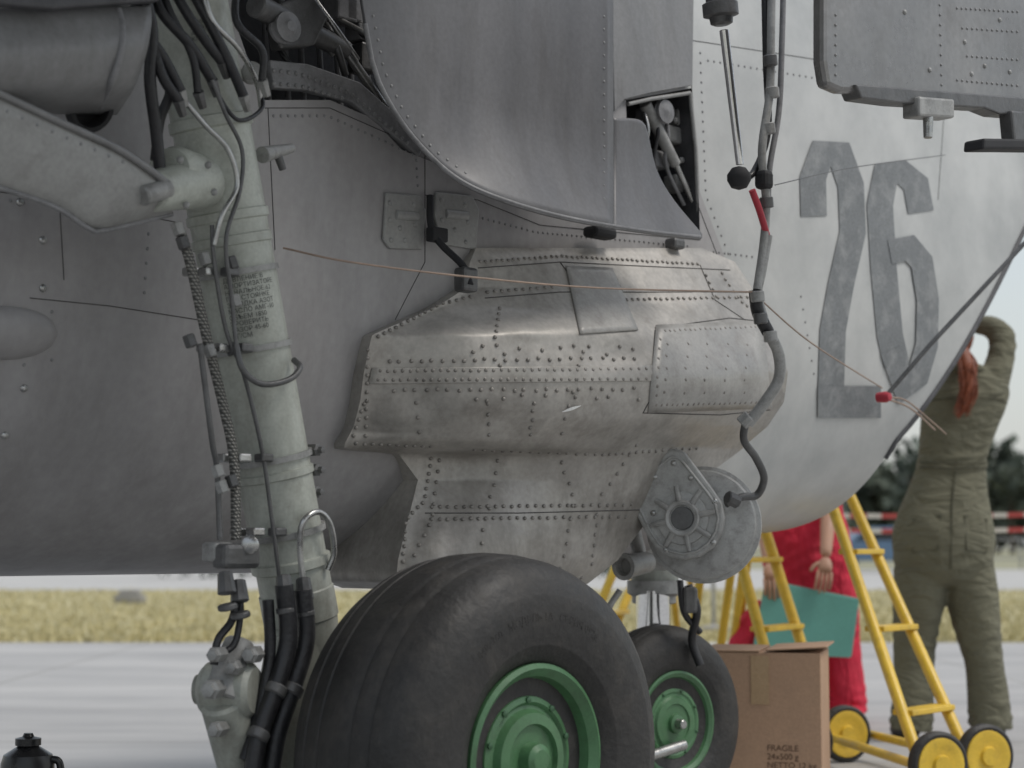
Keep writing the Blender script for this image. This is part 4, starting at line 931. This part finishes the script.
seam=[[OB(x,468-2*x*x) for x in np.linspace(-.95,.95,15)],[OB(x,473-2*x*x) for x in np.linspace(-.95,.95,15)],
      [OB(-.02,v) for v in range(476,580,8)],[OB(x,402+3*abs(x)) for x in np.linspace(-.85,.85,12)]]
for sgn in (-1,1):
    seam.append([OB(sgn*.25,520),OB(sgn*.75,523),OB(sgn*.72,556),OB(sgn*.28,553),OB(sgn*.25,520)])
tubes('stitched_seams',seam,.003,M['oliveseam'],e1_,False,2)
skin('ponytail',{'a':(J(963,352,-.09),.035),'b':(J(967,372,-.14),.038),'c':(J(968,395,-.155),.036),'d':(J(963,412,-.16),.024),'e':(J(955,424,-.16),.008)},[('a','b'),('b','c'),('c','d'),('d','e')],'a',M['hair'],e1_)
rs=random.Random(2)
tubes('hair_strands',[[J(963+rs.uniform(-5,5),352,-.10),J(967+rs.uniform(-9,9),374,-.165+rs.uniform(-.01,.02)),J(967+rs.uniform(-10,9),398,-.18+rs.uniform(-.01,.02)),J(960+rs.uniform(-10,8),418+rs.uniform(-4,8),-.175)] for i in range(34)],.0045,M['hair'],e1_,True,2,lambda t:1-.7*t)
# --- person in red
b2=PG(828,722); k2=b2.y/F; J2=px(b2,828,722,k2)
e2_=empty('person_in_red_clothes',b2)
torso=[sec(J2,k2,*a) for a in [(812,590,34,.8),(811,568,45,.72),(808,540,45,.68),(806,512,40,.64),(806,480,37,.62),(806,450,39,.60),(806,420,41,.54),(806,402,34,.50),(806,390,18,.7)]]
legL=[sec(J2,k2,*a) for a in [(795,572,26,.95),(797,605,27,1,-.02),(800,640,25,1,-.03),(802,670,24,1,-.02),(804,700,25,1,0),(805,713,25,1,0)]]
legR=[sec(J2,k2,*a) for a in [(830,572,26,.95),(834,605,26,1,.0),(838,640,23,1,.0),(841,670,22,1,.0),(844,700,22,1,0),(845,713,22,1,0)]]
aR=[sec(J2,k2,*a) for a in [(832,414,17,.9),(836,440,16,.95,-.03),(834,470,15,1,-.08)]]
aL=[sec(J2,k2,*a) for a in [(780,414,17,.9),(775,440,16,.95,-.02),(772,470,15,1,-.05)]]
body('body_clothes',[(torso,True),(legL,False),(legR,False),(aR,False),(aL,False)],M['redcloth'],e2_,.010,.014,[(.75,.008,.06,.10),(.4,.006,.06,.10),(.1,.008,.05,.07)])
for nm,pts in (('arm_r',[(834,455,-.06),(830,495,-.14),(824,520,-.20),(816,560,-.34)]),('arm_l',[(773,455,-.04),(764,495,-.10),(760,520,-.16),(762,566,-.32)])):
    q=[J2(*p) for p in pts]
    skin(nm,{'a':(q[0],.045),'e':(q[1],.042),'f':(q[2],.040),'w':(q[3],.027)},[('a','e'),('e','f'),('f','w')],'a',M['skin'],e2_)
    hand('hand_'+nm[-1],q[3],q[3]-q[2],Vector((0,1,-.2)),e2_,.8,1 if nm=='arm_r' else -1)
skin('neck',{'a':(J2(806,396),.055),'b':(J2(806,376,-.01),.052)},[('a','b')],'a',M['skin'],e2_)
head(e2_,J2(805,358,-.02),(-.6,-.8,-.25),M['hairb'])
for s_,u in (('l',804),('r',846)): shoe('shoe_'+s_,Vector((J2(u,722).x,b2.y-.02,0)),(.2,-1,0),e2_,M['redcloth'])
fo=empty('teal_folder',J2(795,612,-.36))
q=[J2(743,650,-.40),J2(757,582,-.36),J2(846,600,-.36),J2(836,654,-.40)]
prism('cover',q,Vector((0,.008,0)),M['teal'],fo,.002)
prism('cover_back',[p+Vector((.008,.016,.006)) for p in q],Vector((0,.005,0)),M['teal'],fo,.002)
prism('paper',[p*.9+((q[0]+q[1]+q[2]+q[3])/4)*.1+Vector((.004,.0105,.012)) for p in q],Vector((0,.003,0)),M['white'],fo,0)
rb=empty('red_bag',J2(738,640,-.4))
skin('bag_body',{'a':(J2(730,655,-.3),.06),'b':(J2(742,632,-.3),.07),'c':(J2(756,600,-.3),.03)},[('a','b'),('b','c')],'b',M['redcloth'],rb)
# ================================================================= LIGHT / WORLD / CAMERA
w=bpy.data.worlds.new('World'); S.world=w; w.use_nodes=True; nt=w.node_tree
sky=nt.nodes.new('ShaderNodeTexSky'); sky.sky_type='NISHITA'; sky.sun_disc=False
EL=math.radians(58); AZ=math.radians(105)
sky.sun_elevation=EL; sky.sun_rotation=AZ; sky.dust_density=3; sky.air_density=1.4; sky.ozone_density=1.5
mx=nt.nodes.new('ShaderNodeMix'); mx.data_type='RGBA'; mx.inputs[0].default_value=.6; mx.inputs[7].default_value=(5.0,5.2,5.35,1)
bg=nt.nodes['Background']; nt.links.new(sky.outputs[0],mx.inputs[6]); nt.links.new(mx.outputs[2],bg.inputs[0]); bg.inputs[1].default_value=.15
sd=bpy.data.lights.new('sun','SUN'); sd.energy=1.5; sd.angle=math.radians(20); sd.color=(1,.965,.91)
so=bpy.data.objects.new('sun',sd); S.collection.objects.link(so)
dirv=Vector((math.sin(AZ)*math.cos(EL),math.cos(AZ)*math.cos(EL),math.sin(EL)))
so.rotation_euler=dirv.to_track_quat('Z','Y').to_euler(); so.location=dirv*20
cd=bpy.data.cameras.new('camera'); cam=bpy.data.objects.new('camera',cd); S.collection.objects.link(cam)
cam.location=C; cam.rotation_euler=(math.pi/2+PITCH,0,0); cd.sensor_width=36; cd.lens=F/1024*36; cd.clip_end=5000; cd.clip_start=.05
cd.dof.use_dof=True; cd.dof.focus_distance=4.3; cd.dof.aperture_fstop=3.2
S.camera=cam
S.view_settings.view_transform='Standard'; S.view_settings.look='None'; S.view_settings.exposure=0
